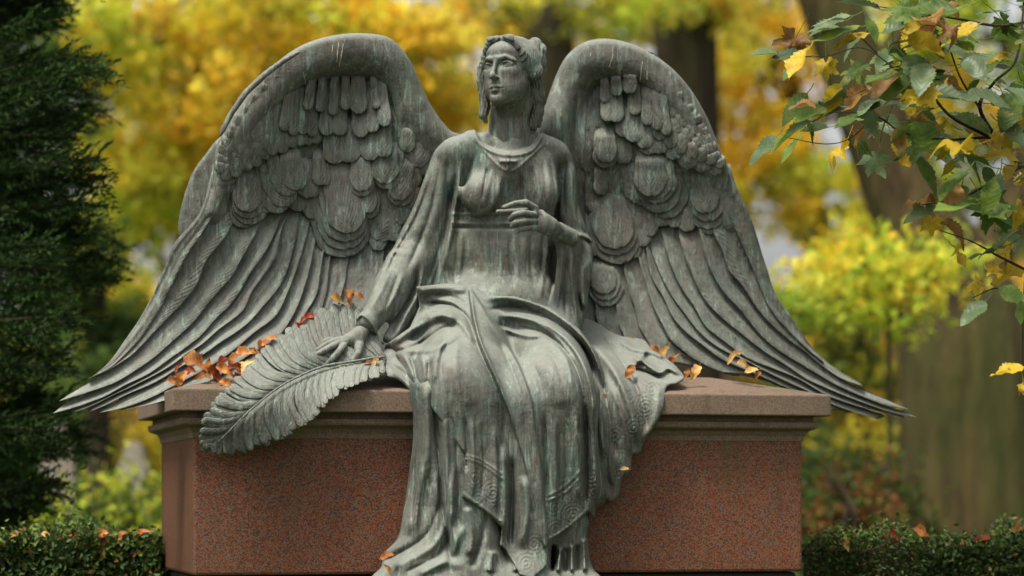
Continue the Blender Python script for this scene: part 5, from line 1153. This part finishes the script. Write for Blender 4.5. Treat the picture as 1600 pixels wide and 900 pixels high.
# low hedges
def hedge(px0, px1, top, y, label, seed):
    r = np.random.default_rng(seed); a = X(px0, top, y); b = X(px1, top, y); h = a[2]; n = 17000; e = empty('hedge', (float((a[0]+b[0])/2), y+.2, 0), label, 'hedge', 'low clipped hedges beside the tomb')
    t = r.uniform(0, 1, n); q = r.uniform(0, 1, n); x = a[0]+(b[0]-a[0])*t; bumpy = .022*np.sin(x*9)+.015*np.sin(x*23+1)
    ontop = q < .42; yy = np.where(ontop, y+r.uniform(0, .55, n), y+r.uniform(0, .08, n)+.03*np.sin(x*14)); zz = np.where(ontop, h-.03+bumpy*1.6+r.normal(0, .020, n)+np.where(r.uniform(size=n) < .10, r.uniform(0, .07, n), 0), r.uniform(.02, 1, n)*h)
    dx = [tube([(a[0]+(b[0]-a[0])*u, y+.25, -.02), (a[0]+(b[0]-a[0])*u+r.normal(0, .05), y+.2, h*.5), (a[0]+(b[0]-a[0])*u+r.normal(0, .1), y+.15, h*.9)], [.012, .009, .004], 5, 0, 1) for u in np.linspace(.01, .99, 40)]
    V, Q = join(dx); part('stems', V, Q, BARK_D, e)
    cl = pick_cols(r, ['hedge'], n); new = ontop & (r.uniform(size=n) < .40); cl[new] = cl[new]*.3+np.array([.14, .20, .04])*.9
    dry = r.uniform(size=n) < .035; cl[dry] = np.array([.30, .15, .05])
    leaf_cloud('foliage', np.stack([x, yy, zz], 1), .030, cl, e, seed, kind='stuff', mat=HED)
    # dark wood inside
    V = [(p, w, z_) for z_ in (0, h*.86) for p, w in ((a[0]+.04, y+.10), (b[0]-.04, y+.10), (b[0]-.04, y+.5), (a[0]+.04, y+.5))]
    part('inner_growth', V, [(3, 2, 1, 0), (4, 5, 6, 7), (0, 1, 5, 4), (1, 2, 6, 5), (2, 3, 7, 6), (3, 0, 4, 7)], BARK_D, e, smooth=False)
    return e, a, b, h
for px0, px1, top, y, lab, sd_, nm in ((-260, 252, 836, .95, 'low clipped hedge with fallen leaves on top, left of the tomb', 61, 'left'), (1262, 1900, 838, .95, 'low clipped hedge with a few red leaves, right of the tomb', 62, 'right')):
    e_, a_, b_, h_ = hedge(px0, px1, top, y, lab, sd_)
HL_ = [(20, 836, 'p', 'pale leaf on the left hedge near the photo edge'), (72, 838, 'p', 'pale leaf on the left hedge, second from the photo edge'), (160, 850, 'o', 'orange leaf on the front of the left hedge, lower one'), (158, 838, 'o', 'bright orange leaf on top of the left hedge'), (190, 836, 'o', 'orange leaf on the left hedge, second from the tomb'), (222, 832, 'o', 'orange leaf on the left hedge nearest the tomb'), (110, 838, 'o', 'orange leaf on the left hedge under the conifer'),
       (1397, 838, 'r', 'largest red-orange leaf on the right hedge'), (1440, 832, 'o', 'orange leaf right of the large red one on the right hedge'), (1320, 850, 'p', 'pale leaf on the right hedge near the tomb'), (1535, 842, 'r', 'brown-red leaf on the right hedge in front of the thick trunk'), (1596, 824, 'o', 'orange leaf on the right hedge at the photo edge')]
for px, py, k, lab in HL_:
    c = P(px, py, .98); a = fl.uniform(0, 6.28); dv = Vector((math.cos(a), -.3, .4*math.sin(a))); s = .075*fl.uniform(.9, 1.3)
    o = place(DEAD[k][int(fl.integers(5))], 'fallen_leaf', Vector(c.tolist())-dv.normalized()*s*.5, s, dv, (fl.normal(0, .3), -.7, .8)); tag(o, lab, 'leaf', 'fallen leaves on the hedges')

# ---------- dark conifer on the left ----------
def conifer():
    r = np.random.default_rng(77); y0 = 2.5; b = P(-150, 780, y0); e = empty('conifer', (float(b[0]), y0, 0), 'dark feathery conifer at the left edge with drooping sprays', 'conifer')
    tv, tq = tube([(b[0], y0, -.1), (b[0]+.02, y0, 1.2), (b[0]-.02, y0, 2.8)], [.09, .075, .05], 12, .05, 1); part('trunk', tv, tq, BARK_D, e)
    tubes = []; C = []; D = []; K = []; big = []
    def sprig(p, d, L, dens, shade):
        n = max(3, int(L/.022)); t = np.linspace(.05, 1, n)
        side = np.cross(d, np.array([0, -.5, .85])); side /= np.linalg.norm(side)
        for i, tt in enumerate(t):
            base = p+d*L*tt+np.array([0, 0, -.12*L*tt*tt])
            for sg in (-1, 1):
                if r.uniform() > dens: continue
                dd_ = d*.85+side*sg*.75+r.normal(0, .14, 3); dd_ /= np.linalg.norm(dd_); l = L*.36*(1.08-tt)+.018
                m = max(1, int(l/.020))
                for q in range(m): C.append(base+dd_*l*(q+.5)/m); D.append(dd_); K.append(shade)
    rows = []
    for py in range(-60, 860, 21):
        for rep in range(2):
            # how far the sprays reach at this height, from the photograph
            reach = np.interp(py, [-60, 0, 60, 130, 200, 260, 330, 400, 470, 560, 640, 700, 760, 840], [150, 135, 125, 165, 165, 150, 165, 180, 180, 110, 110, 150, 105, 60])
            rows.append((py+r.uniform(-7, 7), reach*(r.uniform(.72, 1.04) if rep else r.uniform(.4, .7))))
    for py, reach in rows:
        yy = y0+r.uniform(-.9, .5); end = P(reach, py-r.uniform(10, 50), yy); s0 = np.array([b[0], y0, end[2]-r.uniform(-.05, .3)])
        s0[2] = max(s0[2], .1); mid = (s0+end)/2+np.array([0, 0, .05]); ctr_ = smooth_line([s0, mid, end], 14); tubes.append(tube(list(ctr_[::4])+[ctr_[-1]], [.012, .009, .006, .004, .002][:len(ctr_[::4])+1], 5, 0, 1))
        L = np.linalg.norm(end-s0); dirv = (end-s0)/L; shade = r.uniform(.6, 1.3)
        m = int(L/.035)
        for i in range(m):
            f = .12+.88*i/m; p = s0+(end-s0)*f+np.array([0, 0, .05*4*f*(1-f)*.5]); sg = 1 if i % 2 else -1
            d = dirv*.9+np.array([0, -.25*sg, .45*sg])*r.uniform(.5, 1.1)+r.normal(0, .12, 3); d /= np.linalg.norm(d)
            sprig(p, d, r.uniform(.10, .24)*(1.15-.45*f), .95, shade)
        sprig(end-dirv*.26, dirv, .30, 1, shade); sprig(end-dirv*.16+np.array([0, 0, .02]), dirv*.9+np.array([0, 0, .4]), .16, 1, shade)
    for py in range(-60, 860, 34):      # the far side of the tree, outside the frame
        for rep in range(2):
            yy = y0+r.uniform(-.6, 1.2); end = P(-150-r.uniform(150, 290), py, yy); s0 = np.array([b[0], y0, max(.1, end[2]-.1)]); L = np.linalg.norm(end-s0); dirv = (end-s0)/L; shade = r.uniform(.6, 1.3)
            tubes.append(tube([s0, (s0+end)/2+np.array([0, 0, .05]), end], [.012, .007, .002], 5, 0, 1)); m = int(L/.06)
            for i in range(m):
                f = .12+.88*i/m; sg = 1 if i % 2 else -1; d = dirv*.9+np.array([0, -.25*sg, .45*sg])*r.uniform(.5, 1.1)+r.normal(0, .12, 3); d /= np.linalg.norm(d); sprig(s0+(end-s0)*f, d, r.uniform(.12, .24), .9, shade)
    V, Q = join(tubes); part('branches', V, Q, BARK_D, e)
    C_ = np.array(C); D_ = np.array(D); K_ = np.array(K); cols = pick_cols(r, ['dark'], len(C_))*K_[:, None]*np.array([.95, 1.0, .6])
    leaf_cloud('needles', C_, .040, cols, e, 3, kind='stuff', aspect=.26, dirs=D_, mat=NEED)
conifer()

# ---------- leafy branch hanging in from the right ----------
L_GREEN = leafmat('live_leaf_green', [(.035, .08, .02), (.09, .15, .025), (.17, .21, .035)], .5, (.22, .16, .02), .35)
L_SILVER = leafmat('live_leaf_glossy', [(.07, .11, .05), (.13, .18, .08)], .38, (.20, .18, .05), .2)
L_YEL = leafmat('live_leaf_yellow', [(.35, .26, .02), (.55, .38, .03), (.42, .24, .02)], .4, (.25, .07, .01), .4)
L_BRN = leafmat('live_leaf_brown', [(.20, .09, .03), (.34, .19, .05), (.15, .06, .02)], .5, (.12, .03, .01), .3)
LIVE = {}
for key, m, cu in (('g', L_GREEN, .14), ('s', L_SILVER, .12), ('y', L_YEL, .22), ('b', L_BRN, .5)):
    LIVE[key] = []
    for q in range(4):
        me = leaf_mesh(300+q+ord(key), lobes=0, curl=cu+.06*q, crumple=.05 if key in 'gs' else .12, wid=.34); me.materials.append(m); LIVE[key].append(me)
        if q < 3: me = palmate_mesh(500+q+ord(key), cu*1.3, .05 if key in 'gs' else .10); me.materials.append(m); LIVE[key].append(me)
bb = P(1660, 250, .2); branch = empty('hanging_branch', (float(bb[0]), float(bb[1]), float(bb[2])), 'leafy branch with green, yellow and browning leaves reaching in at the top right', 'branch')
BR = [([(1680, 300), (1600, 258), (1566, 227), (1531, 169), (1553, 129), (1589, 89), (1602, -20)], [.014, .012, .010, .008, .006, .005, .004]), ([(1566, 227), (1544, 215), (1482, 218), (1411, 207), (1366, 180), (1295, 175)], [.008, .006, .005, .004, .003, .002]),
      ([(1544, 213), (1486, 182), (1446, 138), (1406, 113), (1380, 93), (1335, 47)], [.007, .006, .005, .004, .003, .002]), ([(1406, 113), (1349, 75), (1295, 87), (1255, 89)], [.003, .0025, .002, .0015]), ([(1451, 151), (1400, 155), (1360, 165)], [.003, .002, .0015]),
      ([(1600, 420), (1560, 400), (1518, 377), (1469, 360)], [.006, .005, .003, .002]), ([(1640, 460), (1595, 470), (1560, 450), (1520, 465)], [.006, .004, .003, .002]), ([(1640, 560), (1600, 570), (1580, 578)], [.004, .003, .002]), ([(1602, 430), (1598, 520), (1599, 620)], [.005, .004, .003]),
      ([(1660, 20), (1570, 40), (1500, 30), (1440, 20), (1370, 10)], [.008, .006, .005, .003, .002]), ([(1531, 169), (1500, 120), (1480, 60), (1470, 10)], [.005, .004, .003, .002]), ([(1366, 180), (1330, 215), (1290, 225), (1230, 215)], [.003, .002, .002, .0015]), ([(1600, 258), (1540, 290), (1500, 310), (1440, 320)], [.007, .005, .004, .002])]
for k, (pp, rs) in enumerate(BR):
    q = [P(x, y, .15+.12*math.sin(k*1.7+i)) for i, (x, y) in enumerate(pp)]; V, Q = tube(q, rs, 7, .03, k); part('twig', V, Q, BARK_D, branch)
LV = [(1345, 42, 75, 188, 'g'), (1330, 25, 60, 178, 's'), (1375, 14, 70, 165, 's'), (1258, 88, 55, 176, 's'), (1215, 84, 45, 178, 's'), (1250, 96, 45, 222, 'g'), (1290, 84, 42, 262, 'y'), (1430, 30, 60, 190, 's'), (1430, 62, 55, 95, 'y'), (1455, 60, 50, 70, 'b'), (1478, 30, 45, 285, 'b'), (1430, 40, 45, 235, 'y'), (1452, 62, 70, -22, 's'), (1465, 60, 60, 190, 's'), (1500, 30, 60, 140, 'b'),
      (1400, 108, 70, 205, 'g'), (1420, 118, 55, 215, 'g'), (1440, 128, 60, 200, 's'), (1330, 150, 75, 195, 's'), (1275, 168, 40, 170, 'b'), (1270, 190, 80, 205, 'g'), (1215, 212, 60, 222, 's'), (1255, 208, 60, 240, 'g'), (1325, 215, 60, 232, 'y'), (1330, 215, 55, -50, 'g'), (1350, 175, 60, 200, 'g'), (1385, 160, 45, 185, 's'), (1385, 192, 40, 218, 's'), (1405, 198, 40, 262, 'b'), (1425, 182, 32, 100, 'y'), (1420, 188, 50, 5, 'b'), (1425, 208, 32, 250, 'y'),
      (1405, 240, 40, 185, 's'), (1420, 235, 85, -48, 'g'), (1440, 225, 60, -15, 'g'), (1455, 240, 55, -22, 's'), (1510, 240, 50, 210, 'y'), (1500, 240, 60, 5, 'y'), (1540, 245, 60, 15, 'y'), (1500, 305, 45, 120, 'y'), (1500, 290, 50, 240, 'b'), (1500, 320, 95, -8, 'g'), (1520, 320, 80, 195, 'g'), (1530, 300, 75, -55, 'g'), (1460, 315, 60, 183, 'b'), (1465, 322, 60, 205, 's'), (1458, 330, 42, 268, 'y'), (1470, 345, 55, -25, 'b'), (1580, 280, 50, 80, 'y'), (1590, 310, 50, 262, 'y'),
      (1470, 150, 65, 0, 's'), (1510, 145, 70, -10, 's'), (1560, 140, 60, -20, 'g'), (1540, 60, 60, 20, 'g'), (1485, 118, 36, 300, 'b'), (1540, 100, 45, 30, 'y'), (1585, 160, 60, 240, 'g'), (1520, 190, 60, 160, 's'), (1560, 190, 60, -30, 's'), (1590, 205, 50, 200, 'g'), (1470, 90, 55, 60, 'g'), (1500, 100, 60, 20, 's'), (1390, 75, 45, -30, 'g'), (1440, 165, 60, -60, 'y'),
      (1540, 470, 55, 205, 's'), (1545, 440, 45, 200, 'y'), (1570, 430, 40, 160, 'y'), (1560, 450, 50, -30, 'g'), (1600, 575, 50, 187, 'y'), (1598, 590, 30, 262, 'y'), (1596, 470, 36, 262, 'g'), (1520, 378, 40, 200, 'y'), (1580, 380, 70, 190, 'g'), (1590, 360, 60, 215, 'g'), (1560, 370, 60, -70, 'y'), (1600, 420, 60, 200, 'y')]
lr = np.random.default_rng(8)
for _ in range(92):
    x = lr.uniform(1400, 1640); yq = lr.uniform(-20, 380) if x > 1470 else lr.uniform(-20, 240)
    LV.append((x, yq, lr.uniform(38, 75), lr.choice([180, 200, 220, 0, -20, -50, 150, 250]), lr.choice(list('gggggggssssyyb'))))
for _ in range(34): LV.append((lr.uniform(1250, 1460), lr.uniform(20, 250), lr.uniform(42, 66), lr.choice([180, 195, 220, 240, -60]), lr.choice(list('ggggggssssyyb'))))
for x, y, L, a, k in LV:
    a = math.radians(a+lr.normal(0, 5)); q = LIVE[k][int(lr.choice([0, 2, 4, 6, 0, 2, 4, 1, 3, 5]))]; c = P(x, y, lr.uniform(-.35, .55)); s = L/400*1.08
    dv = (math.cos(a), lr.normal(-.1, .35), math.sin(a)-.05); up = (lr.normal(0, .4), -lr.uniform(-.1, .8), .75)
    place(q, 'leaf', Vector(c.tolist()), s, dv, up, branch)
